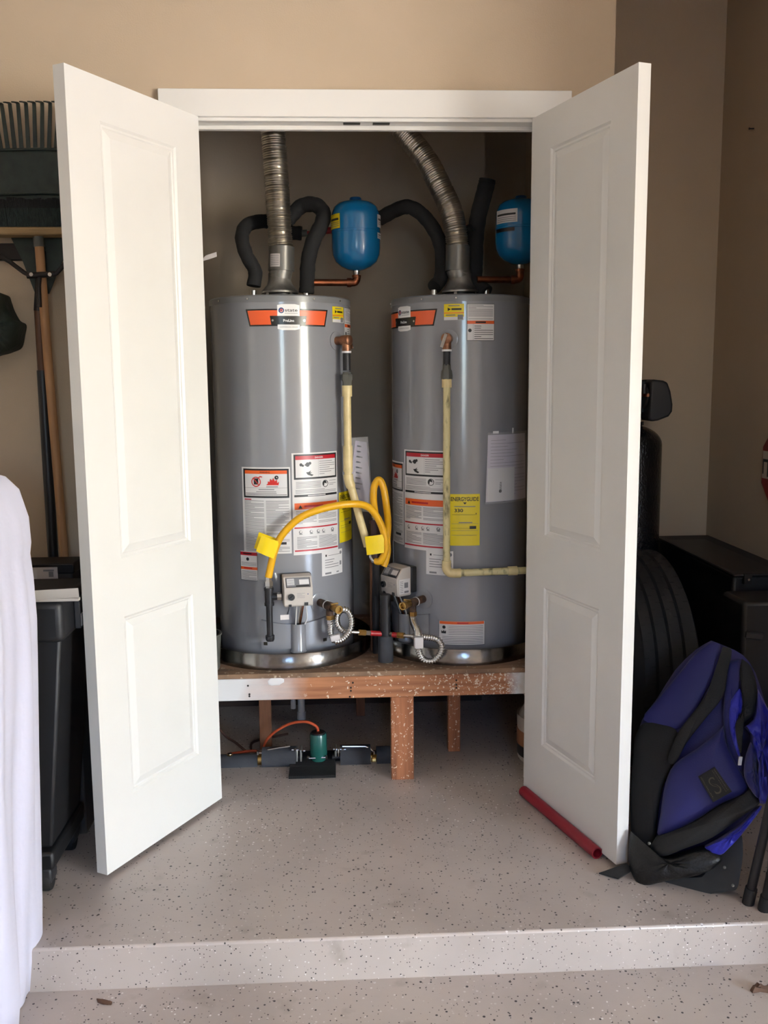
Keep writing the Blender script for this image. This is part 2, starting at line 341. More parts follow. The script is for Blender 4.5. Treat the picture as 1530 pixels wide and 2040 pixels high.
class Sheet2D(MB):
    """flat print laid on a surface: fn(u, v, h) -> world point"""
    def __init__(s, fn): super().__init__(); s.fn = fn; s.keep = True; s.lv = 0
    def rect(s, u0, v0, u1, v1, m, h=None, step=.005):
        s.lv += 1; h = h if h is not None else .0006 + .00005 * s.lv
        n = max(1, int(math.ceil(abs(u1 - u0) / step))); vs = []
        for i in range(n + 1):
            u = u0 + (u1 - u0) * i / n; vs += [s.fn(u, v0, h), s.fn(u, v1, h)]
        return s.add(vs, [(2 * i, 2 * i + 2, 2 * i + 3, 2 * i + 1) for i in range(n)], m)
    def slab(s, u0, v0, u1, v1, m, h=.0006):
        n = max(1, int(math.ceil(abs(u1 - u0) / .005))); vs = []
        for i in range(n + 1):
            u = u0 + (u1 - u0) * i / n; vs += [s.fn(u, v0, h), s.fn(u, v1, h), s.fn(u, v0, -.002), s.fn(u, v1, -.002)]
        fs = []
        for i in range(n):
            a, b = 4 * i, 4 * i + 4; fs += [(a, b, b + 1, a + 1), (a + 2, b + 2, b, a), (a + 1, b + 1, b + 3, a + 3)]
        fs += [(0, 1, 3, 2), (4 * n, 4 * n + 2, 4 * n + 3, 4 * n + 1)]
        return s.add(vs, fs, m)
    def poly(s, pts, m, h=None):
        s.lv += 1; wd = max(p[0] for p in pts) - min(p[0] for p in pts); h = h if h is not None else .0007 + .00005 * s.lv + wd * wd / 1.8
        return s.add([s.fn(u, v, h) for u, v in pts], [tuple(range(len(pts)))], m)
    def disc(s, u, v, r, m, n=20, r0=0):
        if r0:
            s.lv += 1; h = .0006 + .00005 * s.lv; vs = []
            for k in range(n):
                a = 2 * math.pi * k / n; vs += [s.fn(u + r * math.cos(a), v + r * math.sin(a), h), s.fn(u + r0 * math.cos(a), v + r0 * math.sin(a), h)]
            return s.add(vs, [(2 * k, (2 * k + 2) % (2 * n), (2 * k + 3) % (2 * n), 2 * k + 1) for k in range(n)], m)
        return s.poly([(u + r * math.cos(2 * math.pi * k / n), v + r * math.sin(2 * math.pi * k / n)) for k in range(n)], m)
    def text(s, t, u, v, size, m, bold=0., width=None, center=True):
        vs, fs = text2d(t, bold)
        if not vs: return s
        x0 = min(p[0] for p in vs); x1 = max(p[0] for p in vs); k = size / .73; kx = k if width is None else width / (x1 - x0)
        off = u - (x0 + x1) / 2 * kx if center else u - x0 * kx
        s.lv += 1; h = .0008 + .00005 * s.lv
        return s.add([s.fn(off + p[0] * kx, v + p[1] * k, h) for p in vs], fs, m)
    def lines(s, u0, v0, u1, v1, m='ink_grey', pitch=.0044, th=.0015, seed=0, gap=.12):
        rnd = random.Random(seed); v = v1 - pitch * .5
        while v > v0 + th:
            e = u1 if rnd.random() > gap * 2 else u0 + (u1 - u0) * rnd.uniform(.3, .85)
            if rnd.random() > gap * .6: s.rect(u0, v - th, e, v, m, h=.0007 + .00005 * (s.lv + 1), step=.008); s.lv -= 1
            v -= pitch
        return s

# ================================================================== the setting
OX, OZ, WT = .51, 2.06, .09         # closet opening half width, head height, wall thickness
XE = .717                           # outer end of the closet wall
YS = -.762                          # step edge
m = MB(); m.box((XL, YS, ZL - .1), (XR, 1.1, 0), 'epoxy_floor'); struct(m, 'floor_raised', 'raised speckled epoxy slab in front of the closet, with a step edge', bevel=.006)
m = MB(); m.box((XL, YB, ZL - .12), (XR, YS - .0005, ZL), 'epoxy_floor'); m.box((XR, YB, ZL - .12), (XF, YR, ZL), 'epoxy_floor'); struct(m, 'floor', 'lower speckled epoxy garage floor below the step')
m = MB(); m.box((XL, 0, 0), (-OX, WT, ZC), 'wall_paint'); m.box((OX, 0, 0), (XE, WT, ZC), 'wall_paint'); m.box((-OX, 0, OZ), (OX, WT, ZC), 'wall_paint')
struct(m, 'wall_front', 'beige wall with the double door closet opening')
CB, CB2, CX = .86, 1.0, .66
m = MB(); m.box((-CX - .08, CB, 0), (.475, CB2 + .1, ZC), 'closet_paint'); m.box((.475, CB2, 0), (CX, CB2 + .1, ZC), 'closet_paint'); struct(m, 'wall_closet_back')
m = MB(); m.box((-CX, CB - .012, 0), (.475, CB, .35), 'board_shade'); m.box((.475, CB2 - .012, 0), (CX, CB2, .35), 'board_shade'); struct(m, 'wall_closet_shade', 'board panel painted dark for the shade at the back under the platform')
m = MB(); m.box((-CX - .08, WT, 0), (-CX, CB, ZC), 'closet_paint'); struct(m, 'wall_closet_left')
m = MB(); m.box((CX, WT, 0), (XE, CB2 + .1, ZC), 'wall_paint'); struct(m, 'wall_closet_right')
m = MB(); m.box((XE, .85, 0), (XR, .95, ZC), 'wall_paint'); struct(m, 'wall_recess', 'dim beige back wall of the recess beside the closet')
m = MB(); m.box((XR, YR, ZL), (XR + .12, .95, ZC), 'wall_paint'); m.box((XR, YR, ZL), (XF, YR + .12, ZC), 'wall_paint'); struct(m, 'wall_right', 'beige side wall')
m = MB(); m.box((XF, YB, ZL), (XF + .12, YR, ZC), 'garage_wall'); struct(m, 'wall_far')
m = MB(); m.box((XL - .1, YB, ZL), (XL, WT, ZC), 'garage_wall'); struct(m, 'wall_left')
m = MB(); m.box((XL, YB - .12, ZL), (WX0, YB, ZC), 'garage_wall'); m.box((WX1, YB - .12, ZL), (GX0, YB, ZC), 'garage_wall'); m.box((GX1, YB - .12, ZL), (XF, YB, ZC), 'garage_wall'); m.box((GX0, YB - .12, GZ1), (GX1, YB, ZC), 'garage_wall')
m.box((WX0, YB - .12, ZL), (WX1, YB, WZ0), 'garage_wall'); m.box((WX0, YB - .12, WZ1), (WX1, YB, ZC), 'garage_wall'); struct(m, 'wall_back')
m = MB(); m.box((XL - .1, YB - .12, ZC), (XF + .12, 1.1, ZC + .12), 'ceiling_paint'); struct(m, 'ceiling')
m = MB(); m.box((-30, -30, ZL - .2), (30, YB - .12, ZL - .02), 'concrete_out'); struct(m, 'ground_outside')
def tint_mat():
    m = bpy.data.materials.new('tinted_glass'); m.use_nodes = True; n = m.node_tree.nodes; n.remove(n['Principled BSDF'])
    t = n.new('ShaderNodeBsdfTransparent'); t.inputs[0].default_value = (.55, .62, .72, 1); m.node_tree.links.new(t.outputs[0], n['Material Output'].inputs[0]); MATS['tinted_glass'] = m
tint_mat()
m = MB(); m.box((WX0, YB - .07, WZ0), (WX1, YB - .066, WZ1), 'tinted_glass'); struct(m, 'window_1', 'tinted fixed window pane in the garage wall')
# header casing, side casings, jambs and stop
m = MB(); m.box((-.588, -.019, 2.047), (.590, 0, 2.122), 'trim_white'); struct(m, 'trim_1', 'flat white head casing over the closet doors', bevel=.002)
for i, (a, b) in enumerate(((-.588, -.535), (.535, .590))):
    m = MB(); m.box((a, -.019, 0), (b, 0, 2.047), 'trim_white'); struct(m, 'trim_%d' % (i + 2), bevel=.002)
m = MB(); m.box((-OX, -.006, 2.038), (OX, WT + .01, OZ), 'trim_white'); m.box((-OX, .038, 2.026), (OX, .056, 2.038), 'trim_white')
j = struct(m, 'trim_4', 'white head jamb with a door stop and two dark catch slots', bevel=.0015)
ORG[j.name] = Vector(j.location)
for px in (701, 760.5):
    q = Zp(px, 240.5, 2.0375); m = MB(); m.obox(V3(q.x, .016, 2.0372), ((1, 0, 0), (0, 1, 0), (0, 0, 1)), (.0245, .010, .0012), 'slot_dark'); tag(m.build('catch_slot', j, bevel=.0008), 'dark metal catch slot')
for i, s in enumerate((-1, 1)):
    m = MB(); m.box((min(s * OX, s * .499), -.006, 0), (max(s * OX, s * .499), WT + .01, 2.038), 'trim_white'); struct(m, 'trim_%d' % (i + 5))

# ---- closet doors (seen from their inner, panelled face)
DW, DH, DT, DZ = .508, 2.03, .035, .015
def closet_door(name, hx, hy, ang, side, label):
    d = Vector((side * math.sin(ang), -math.cos(ang), 0)); nn = Vector((-side * math.cos(ang), -math.sin(ang), 0))   # nn: visible face normal
    B = Vector((hx, hy, DZ))
    P = lambda u, z, h: B + d * u + Vector((0, 0, z - DZ)) + nn * h
    root = tag(bpy.data.objects.new(name, None), label, kind='structure'); COL.objects.link(root); root.location = B; ORG[root.name] = B
    panels = [(.106, .397, .846, 1.941), (.106, .397, .198, .690)]
    prof = [(0, 0), (.006, -.0045), (.011, -.0050), (.014, -.0075), (.034, -.0012), (.036, -.0012)]
    m = MB(); Z0, Z1 = DZ, DZ + DH
    us = [0, .106, .397, DW]; zs = [Z0, .198, .690, .846, 1.941, Z1]
    for i in range(3):
        for k in range(5):
            if i == 1 and k in (1, 3): continue
            m.add([P(us[i], zs[k], 0), P(us[i + 1], zs[k], 0), P(us[i + 1], zs[k + 1], 0), P(us[i], zs[k + 1], 0)], [(0, 1, 2, 3)], 'door_white')
    a, b = -DT, 0
    m.add([P(0, Z0, a), P(DW, Z0, a), P(DW, Z1, a), P(0, Z1, a)], [(3, 2, 1, 0)], 'door_white')
    for q in (((0, Z0), (DW, Z0)), ((DW, Z0), (DW, Z1)), ((DW, Z1), (0, Z1)), ((0, Z1), (0, Z0))):
        m.add([P(*q[0], a), P(*q[1], a), P(*q[1], b), P(*q[0], b)], [(0, 1, 2, 3)], 'door_white')
    bm_obj = m.build('slab', root, sharp=30)
    me = bm_obj.data; bm = bmesh.new(); bm.from_mesh(me); bmesh.ops.remove_doubles(bm, verts=bm.verts, dist=1e-5); bmesh.ops.recalc_face_normals(bm, faces=bm.faces); bm.to_mesh(me); bm.free(); me.set_sharp_from_angle(angle=math.radians(30))
    for (u0, u1, z0, z1) in panels:
        p = MB(); rings = []
        for ins, h in prof:
            rings.append([P(u0 + ins, z0 + ins, h), P(u1 - ins, z0 + ins, h), P(u1 - ins, z1 - ins, h), P(u0 + ins, z1 - ins, h)])
        vs = [v for r in rings for v in r]; fs = [(4 * i + k, 4 * i + (k + 1) % 4, 4 * i + 4 + (k + 1) % 4, 4 * i + 4 + k) for i in range(len(rings) - 1) for k in range(4)]
        fs.append(tuple(4 * (len(rings) - 1) + k for k in range(4))); p.add(vs, fs, 'door_white'); p.build('panel', root, sharp=12)
    for z in (.22, 1.03, 1.86):      # hinge knuckles on the outer side
        h = MB(); h.cyl(P(-.003, z - .045, -DT - .004), P(-.003, z + .045, -DT - .004), .005, 'steel', 10); h.build('hinge', root)
    return root
closet_door('door_1', -.4761, -.0232, .506, -1, 'open white two-panel closet door, brightly lit, beside the rake and broom')
closet_door('door_2', .4761, -.0168, .3074, 1, 'open white two-panel closet door with shaded panels beside the blue bag')

# ================================================================== platform
DK, PF = .375, .10
t = thing('platform', (0, .45, 0), 'low wooden stand with a paint-spattered front beam carrying both water heaters', 'platform')
m = MB(); m.box((-CX + .01, PF, .285), (CX - .01, PF + .04, DK - .016), 'painted_beam'); b = m.build('beam', t, bevel=.003); b['label'] = 'front beam, bare wood with white paint and spatter'
m = MB(); m.box((-CX + .01, PF - .003, DK - .016), (CX - .01, CB - .02, DK), 'deck_wood'); m.build('deck', t, bevel=.002)
m = MB(); m.box((-CX + .01, .80, .285), (CX - .01, .84, DK - .016), 'wood_stud'); m.build('beam', t)
m = MB(); m.box((.062, .104, 0), (.136, .142, .2846), 'speckled_post'); m.build('post', t, bevel=.003)
for px0, px1, y in ((518, 541, .388), (893, 917, .326), (711, 728, .70)):
    x0, x1 = Yp(px0, 1490, y).x, Yp(px1, 1490, y).x; m = MB(); m.box((x0, y, 0), (x1, y + .038, DK - .017), 'speckled_post' if px0 == 893 else 'wood_stud'); m.build('post', t, bevel=.002)
# peeling paint flake on the beam and the nail heads
m = MB(); q = [Yp(px, py, PF - .0012) for px, py in ((533, 1357), (541, 1350), (556, 1349), (566, 1353), (566, 1359), (556, 1365), (541, 1366), (535, 1364))]; m.puff(q, (0, -1, 0), .002, .0008, 'label_white'); m.build('paint_flake', t)
for px, py in ((494, 1366), (497, 1383), (497, 1387), (703, 1360), (699, 1370), (699, 1376), (697, 1388), (909, 1355), (909, 1364), (909, 1370)):
    q = Yp(px, py, PF); m = MB(); m.cyl(q + V3(0, -.0012, 0), q + V3(0, .002, 0), .0032, 'slot_dark', 8); m.build('nail', t)

# ================================================================== water heaters
HR, HZ0, HZ1 = .2345, .392, 1.572
HL = (-.2845, .415); HRc = (.3255, .42); DTH = -68.5
def heater(c, dth, label, right):
    cx, cy = c
    root = thing('water_heater', (cx, cy, DK + .002), label, 'water heater')
    def pt(th, r, z): a = math.radians(th + dth); return V3(cx + r * math.sin(a), cy - r * math.cos(a), z)
    def fr(th): a = math.radians(th + dth); return V3(math.sin(a), -math.cos(a), 0), V3(math.cos(a), math.sin(a), 0)
    m = MB(); m.lathe([(HR - .004, 0), (HR, .004), (HR, HZ1 - HZ0 - .022)], (cx, cy, HZ0), 'tank_grey', 96)
    m.lathe([(.2, 0), (.2, .02)], (cx, cy, DK + .003), 'black_plastic', 32); m.build('jacket', root)
    m = MB(); m.lathe([(HR + .0012, 0), (HR + .0016, .018), (HR - .002, .022), (.06, .026), (0, .026)], (cx, cy, HZ1 - .022), 'tank_lid', 96); lid = m.build('lid', root)
    for th in (-52, -22, 30, 58):
        n, tt = fr(th); m = MB(); q = pt(th, HR, HZ1 - .012); m.cyl(q, q + n * .004, .0028, 'steel', 8); m.build('screw', lid)
    # ---- printed labels
    def sheet(th0): return Sheet2D(lambda u, v, h: pt(th0 + math.degrees(u / HR), HR + h, v))
    k = HR * math.pi / 180
    # brand badge
    s = sheet(9.6); z = 1.500; hw = 33.6 * k
    pass
    def trap(u0t, u1t, u0b, u1b, z0, z1, mt, n=48):
        s.lv += 1; h = .0006 + .00006 * s.lv; vs = []
        for i in range(n + 1):
            f = i / n; vs += [s.fn(u0b + (u1b - u0b) * f, z0, h), s.fn(u0t + (u1t - u0t) * f, z1, h)]
        s.add(vs, [(2 * i, 2 * i + 2, 2 * i + 3, 2 * i + 1) for i in range(n)], mt)
    trap(-hw, hw, -hw + .012, hw - .012, z - .025, z + .028, 'badge_black')
    trap(-hw + .006, hw - .006, -hw + .0155, hw - .0155, z - .0205, z + .0235, 'badge_orange')
    trap(-.0585, .0585, -.0545, .0545, z - .0205, z + .0065, 'badge_black')
    trap(-.035, .035, -.035, .035, z + .0062, z + .0395, 'badge_white', 14); trap(-.02, .02, -.035, .035, z + .0395, z + .0425, 'badge_white', 8)
    trap(-.035, .035, -.035, .035, z - .034, z - .0205, 'badge_white', 8); trap(-.035, .035, -.02, .02, z - .0375, z - .034, 'badge_white', 8)
    s.disc(-.0225, z + .0232, .0088, 'badge_blue', 24); s.disc(-.0225, z + .0232, .0055, 'badge_white', 20); s.disc(-.0225, z + .0232, .0047, 'badge_orange', 20); s.disc(-.0225, z + .0232, .0022, 'badge_blue', 12)
    s.text('state', .0085, z + .0195, .0098, 'ink', .012, .040); s.rect(-.012, z + .0135, .029, z + .0148, 'ink_grey')
    s.text('ProLine', 0, z - .0120, .0082, 'badge_white', .03, .034)
    s.text('COMMERCIAL GRADE', 0, z - .0300, .0040, 'ink_grey', 0, .056)
    s.disc(-.050, z - .0075, .0034, 'steel', 12); s.disc(.050, z - .0075, .0034, 'steel', 12)
    s.build('brand_badge', root)
    # yellow sticker
    s = sheet(48.6); w = 15.6 * k; s.slab(0, 1.491, w, 1.541, 'label_yellow'); s.rect(0, 1.491, w, 1.501, 'label_white'); s.rect(w * .68, 1.492, w * .95, 1.5075, 'ink_grey')
    s.poly([(.012, 1.519), (.012, 1.530), (.022, 1.5245)], 'ink'); s.rect(.024, 1.522, w - .008, 1.5275, 'ink'); s.rect(.0, 1.512, w, 1.5145, 'label_orange'); s.rect(.014, 1.534, w - .014, 1.537, 'ink_grey'); s.rect(.006, 1.505, .036, 1.508, 'ink_grey')
    s.build('yellow_sticker', root)
    # white caution notice
    s = sheet(66.3); w = 22.4 * k; s.slab(0, 1.426, w, 1.541, 'label_white'); s.lines(.005, 1.492, w - .005, 1.539, pitch=.0042, seed=3); s.rect(0, 1.4785, w, 1.4885, 'label_orange'); s.rect(.028, 1.481, .062, 1.486, 'ink')
    s.lines(.024, 1.428, w - .004, 1.476, 'ink', pitch=.0066, th=.0017, seed=4); s.rect(.020, 1.427, .0205, 1.478, 'ink_grey'); s.disc(.010, 1.458, .006, 'ink', 7)
    for a, b in (((0, 1.426), (w, 1.4272)), ((0, 1.5398), (w, 1.541)), ((0, 1.426), (.0012, 1.541)), ((w - .0012, 1.426), (w, 1.541))): s.rect(*a, *b, 'ink')
    s.build('caution_label', root)
    # A: warning sheet
    s = sheet(-32); w = 40 * k; s.slab(0, .750, w, 1.031, 'label_white')
    s.rect(.006, .932, w - .004, 1.026, 'ink'); s.rect(.012, .938, w - .010, 1.0205, 'label_white'); s.rect(.012, 1.0095, w - .010, 1.0205, 'label_orange'); s.text('WARNING', w / 2, 1.0125, .0052, 'ink', .012)
    s.rect(.012, .964, w - .010, .9648, 'ink_grey')
    s.disc(.052, .984, .0165, 'flame_red', 24, .0130); s.rect(.044, .975, .060, .995, 'ink'); s.poly([(.041, .9955), (.043, .9975), (.064, .9735), (.062, .9715)], 'flame_red'); s.poly([(.058, .997), (.066, 1.003), (.074, 1.001), (.073, .998), (.066, .999), (.061, .994)], 'flame_red')
    s.poly([(.086, .9735), (.126, .9735), (.128, .985), (.122, .980), (.121, .992), (.115, .986), (.110, .997), (.106, .988), (.100, .995), (.098, .984), (.092, .986), (.092, .979)], 'flame_red')
    s.disc(.120, .998, .0066, 'ink', 12); s.disc(.122, .999, .0030, 'label_white', 10); s.rect(.086, .967, .124, .9695, 'ink_grey')
    s.rect(.060, .958, .112, .9605, 'ink_grey'); s.rect(.052, .951, .118, .9530, 'ink_grey'); s.lines(.014, .939, w - .012, .950, 'ink', .0048, seed=1)
    s.lines(.009, .756, w * .47, .925, seed=2, pitch=.0042); s.lines(w * .51, .790, w - .006, .925, seed=5, pitch=.0042); s.rect(.009, .925, .034, .9285, 'label_red')
    s.rect(w * .64, .780, w * .90, .788, 'ink'); s.lines(w * .51, .757, w - .006, .774, seed=6); s.build('warning_label', root)
    # B: danger and instructions sheet
    s = sheet(9.4); w = 41.6 * k; s.slab(0, .743, w, 1.075, 'label_white')
    s.rect(.006, .9895, w - .004, 1.0705, 'ink'); s.rect(.012, .9955, w - .010, 1.0655, 'label_white'); s.rect(.012, 1.053, w - .010, 1.0655, 'label_red'); s.text('DANGER', w / 2 + .008, 1.0565, .0055, 'badge_white', .012)
    s.rect(w * .53, .9955, w * .533, 1.053, 'ink_grey'); s.lines(w * .55, .998, w - .013, 1.050, 'ink_grey', .0068, .0018, seed=8)
    s.disc(.030, 1.037, .0055, 'ink', 6); s.disc(.036, 1.034, .0040, 'ink', 6); s.disc(.052, 1.037, .0075, 'ink', 9); s.disc(.060, 1.041, .0052, 'ink', 6); s.rect(.042, 1.034, .056, 1.038, 'ink')
    s.poly([(.046, 1.012), (.056, 1.013), (.063, 1.018), (.060, 1.011), (.068, 1.012), (.060, 1.008), (.072, 1.003), (.066, .999), (.052, 1.004)], 'ink')
    s.disc(w * .68, .972, .0115, 'ink', 24); s.disc(w * .68, .972, .0095, 'label_white', 20); s.disc(w * .685, .972, .0055, 'ink', 9); s.lines(w * .77, .962, w - .008, .984, seed=9, pitch=.0046); s.lines(.012, .960, w * .58, .984, seed=10, pitch=.0046); s.lines(.010, .944, w - .008, .958, seed=21, pitch=.0046)
    s.rect(.006, .933, w - .004, .940, 'ink'); s.rect(w * .3, .935, w * .68, .938, 'label_white')
    s.rect(.006, .892, w - .004, .913, 'label_orange'); s.poly([(.018, .895), (.032, .895), (.025, .907)], 'ink'); s.rect(.038, .8985, w * .62, .9045, 'label_red')
    s.lines(.010, .842, w * .47, .889, seed=11); s.lines(w * .51, .842, w - .008, .889, seed=12)
    s.rect(.004, .830, w - .004, .8345, 'label_red')
    for i, u in enumerate((.024, .060, .085, .105, .142)):
        s.disc(u, .818, .006 if i != 4 else .007, 'ink_grey', 7); s.disc(u + .001, .819, .004, 'label_white', 6); s.rect(u - .005, .8105, u + .006, .8120, 'ink')
    s.lines(.012, .764, w * .47, .804, seed=13); s.lines(w * .51, .764, w - .008, .804, seed=14)
    s.rect(.004, .7545, w - .004, .7595, 'label_red'); s.build('instruction_label', root)
    # C: energy label
    s = sheet(53.2); w = 24.2 * k; s.slab(0, .765, w, .935, 'label_yellow'); s.text('ENERGYGUIDE', w / 2, .9125, .0135, 'ink', .02, w * .92); s.poly([(w * .5 - .006, .908), (w * .5 + .006, .908), (w * .5, .901)], 'ink')
    s.rect(w * .15, .8930, w * .85, .8955, 'ink_grey'); s.text('330', w * .30, .876, .0115, 'ink', .02, .028); s.rect(w * .08, .867, w * .9, .8680, 'ink'); s.rect(w * .86, .869, w * .89, .8725, 'ink')
    s.rect(w * .3, .840, w * .75, .8430, 'ink_grey'); s.rect(w * .05, .837, w * .95, .8378, 'ink_grey'); s.rect(w * .66, .820, w * .88, .830, 'ink'); s.rect(w * .06, .8225, w * .66, .8232, 'ink'); s.rect(w * .06, .815, w * .95, .8158, 'ink_grey'); s.lines(w * .06, .785, w * .9, .812, 'ink_grey', .008, .0009, seed=15); s.build('energy_label', root)
    # D: small warning strip
    s = sheet(-36); w = 16 * k; s.slab(0, .658, w, .754, 'label_white'); s.rect(0, .741, w, .752, 'label_red'); s.rect(.012, .745, .045, .749, 'ink'); s.disc(w * .45, .729, .006, 'ink', 7); s.lines(.004, .706, w - .004, .720, 'ink_grey', seed=16); s.rect(0, .694, w, .703, 'label_orange'); s.rect(.014, .697, .046, .701, 'label_red'); s.lines(.004, .661, w - .004, .692, 'ink_grey', seed=17)
    for a, b in (((0, .658), (w, .6592)), ((0, .658), (.0012, .754)), ((w - .0012, .658), (w, .754))): s.rect(*a, *b, 'ink')
    s.build('warning_strip', root)
    # E: rating plate
    s = sheet(33.2); w = 23 * k; s.slab(0, .664, w, .746, 'label_white'); s.rect(.014, .728, .020, .735, 'ink'); s.rect(.026, .730, .080, .7315, 'ink_grey'); s.lines(.012, .690, w * .78, .722, 'ink_grey', .0085, .0022, seed=18); s.rect(w * .84, .692, w * .94, .706, 'ink_grey'); s.disc(w * .9, .734, .006, 'ink_grey', 8)
    s.rect(.012, .6685, .038, .6745, 'ink_grey'); s.rect(.062, .6695, .074, .6735, 'ink_grey'); s.build('rating_plate', root)
    if right:
        s = sheet(-24.2 - dth); w = 38 * k; s.slab(0, .4285, w, .511, 'label_white'); s.rect(.003, .4995, w - .003, .509, 'label_orange'); s.rect(w * .40, .502, w * .64, .506, 'label_red'); s.rect(.031, .462, .0316, .498, 'ink_grey'); s.disc(.018, .489, .006, 'ink', 7); s.poly([(.009, .468), (.025, .468), (.025, .478), (.020, .474), (.018, .480), (.014, .474), (.009, .478)], 'ink')
        s.lines(.034, .464, w - .006, .497, 'ink_grey', .0056, .0016, seed=19); s.lines(.012, .432, w - .006, .461, 'ink_grey', .0056, .0016, seed=20)
        for a, b in (((0, .4285), (w, .4297)), ((0, .5098), (w, .511)), ((0, .4285), (.0012, .511)), ((w - .0012, .4285), (w, .511))): s.rect(*a, *b, 'ink')
        s.build('warning_panel', root)
    # ---- burner access cover with its rolled centre tube
    m = MB(); n = 28; vs = []; fs = []
    for i in range(n + 1):
        th = -17.5 + 54 * i / n; top = .530 - .014 * math.sin(math.pi * i / n); vs += [pt(th, HR + .010, .434), pt(th, HR + .011, top), pt(th, HR - .002, .434), pt(th, HR - .002, top)]
    for i in range(n):
        a, b = 4 * i, 4 * i + 4; fs += [(a, b, b + 1, a + 1), (a + 1, b + 1, b + 3, a + 3), (a, a + 2, b + 2, b)]
    fs += [(0, 1, 3, 2), (4 * n, 4 * n + 2, 4 * n + 3, 4 * n + 1)]; m.add(vs, fs, 'tank_grey'); cov = m.build('burner_cover', root, sharp=50)
    m = MB(); q = pt(11.5, HR + .005, 0); m.lathe([(.026, 0), (.028, .006), (.025, .012), (.025, .10), (.0225, .10), (.0225, .03)], (q.x, q.y, .418), 'tank_grey', 24); m.build('vent_tube', cov)
    for th in (-14, 33):
        n_, tt = fr(th); q = pt(th, HR + .010, .452); m = MB(); m.obox(q, (tt, n_, (0, 0, 1)), (.006, .004, .005), 'slot_dark'); m.build('clip', cov)
    # ---- gas control
    thc = (cylp(785, 1157, c, HR + .055)[0] if right else cylp(593, 1173, c, HR + .055)[0]) - dth
    n_, tt = fr(thc); zc0 = .590
    ct = MB(); prof = [(0, .004), (.004, 0), (.052, 0), (.057, .004), (.060, .060), (.036, .094), (.004, .098), (0, .094)]
    Q = lambda u, r, z: pt(thc, HR + .018 + r, zc0 + z) + tt * u
    ct.prism([Q(-.046, r, z) for r, z in prof], tt * .092, 'ctrl_beige'); box = ct.build('gas_control', root, bevel=.005, seg=3)
    m = MB(); m.obox(Q(0, -.010, .052), (tt, n_, (0, 0, 1)), (.050, .012, .044), 'black_plastic'); m.build('bracket', box, bevel=.004)
    sd = (V3(0, 0, .034) + n_ * -.024); sl = sd.normalized(); nl = tt.cross(sl).normalized(); nl = nl if nl.dot(n_) > 0 else -nl
    m = Sheet2D(lambda u, v, h: Q(u, .060, .060) + sl * v + nl * (h + .0006)); m.slab(-.039, .004, .039, .037, 'ink'); m.rect(-.037, .006, .037, .036, 'ink_grey'); m.rect(-.035, .012, -.012, .034, 'label_white'); m.rect(.004, .013, .035, .030, 'label_white'); m.lines(-.034, .013, -.013, .033, 'ink_grey', .004); m.rect(-.008, .0065, .035, .0105, 'ink'); m.build('control_label', box)
    # knob and ports on the front face
    fn = n_; q = Q(-.024, .059, .034); m = MB(); m.cyl(q - fn * .004, q + fn * .002, .0135, 'ctrl_beige', 24); m.cyl(q, q + fn * .009, .0105, 'black_plastic', 24); m.obox(q + fn * .010, (tt + V3(0, 0, .6), fn, (0, 0, 1)), (.008, .002, .0015), 'dark_plastic'); m.build('knob', box)
    for pu, pz, ps in ((-.028, .005, .0045), (.024, .008, .006)):
        m = MB(); m.obox(Q(pu, .056, pz), (tt, fn, (0, 0, 1)), (ps, .004, ps * .85), 'black_plastic'); m.build('port', box)
    m = Sheet2D(lambda u, v, h: Q(u, .0585 + h, v)); m.lines(-.006, .028, .020, .046, 'ink_grey', .0045, .0010, seed=30); m.disc(.030, .040, .0018, 'badge_blue', 10); m.build('print', box)
    if right:
        m = Sheet2D(lambda u, v, h: Q(.046 + h, u, v)); m.slab(.006, .008, .050, .058, 'label_white', .0008); m.rect(.014, .028, .030, .046, 'ink_grey', .0016); m.rect(.012, .011, .030, .018, 'ink_grey', .0016); m.lines(.034, .012, .047, .054, 'ink_grey', .006, .0016); m.build('side_label', box)
    # pilot tubes and wires dropping into the cover
    bt = pt(11.5, HR + .006, .520)
    for k_, (u, r_, mt) in enumerate(((-.004, .0022, 'wire_white'), (.010, .0042, 'steel'), (.018, .0026, 'copper'), (.026, .0022, 'wire_white'))):
        a = Q(u, .036, .002); e = bt + tt * (-.010 + .006 * k_) + V3(0, 0, -.03); mid = a * .45 + e * .55 + tt * (.012 if k_ == 3 else 0)
        m = MB(); m.tube(catmull([a, mid, e], 8), r_, mt, 8); tag(m.build('wire' if k_ in (0, 3) else 'burner_tube', box))
    a = Q(-.030, .040, .002); m = MB(); e = a + V3(0, 0, -.030) - tt * .006
    m.tube(catmull([a, a + V3(0, 0, -.012), e], 5), .0016, 'black_plastic', 6); m.obox(e + V3(0, 0, -.008) - tt * .008, (tt, n_, (0, 0, 1)), (.014, .001, .008), 'paper'); m.build('paper_tag', box)
    # ---- relief valve
    thv = 52.5; zv = 1.432; n_, tt = fr(thv)
    m = MB(); q = pt(thv, HR, zv); m.lathe([(.030, -.003), (.030, .0018), (.026, .003), (0, .003)], q, 'tank_grey', 32, axis=n_); m.build('escutcheon', root)
    m = MB(); m.cyl(q, q + n_ * .030, .0135, 'bronze', 20); e = q + n_ * .042; m.lathe([(.010, -.019), (.0165, -.016), (.0175, 0), (.0165, .014), (.010, .018), (0, .019)], e, 'bronze', 20, axis=n_)
    m.cyl(e, e + V3(0, 0, -.034), .014, 'bronze', 20); m.cyl(e + V3(0, 0, -.034), e + V3(0, 0, -.040), .0155, 'label_white', 20); rv = m.build('relief_valve', root)
    m = MB(); a = e + tt * (.017) + V3(0, 0, .012) if not right else e + n_ * .021 + V3(0, 0, .010)
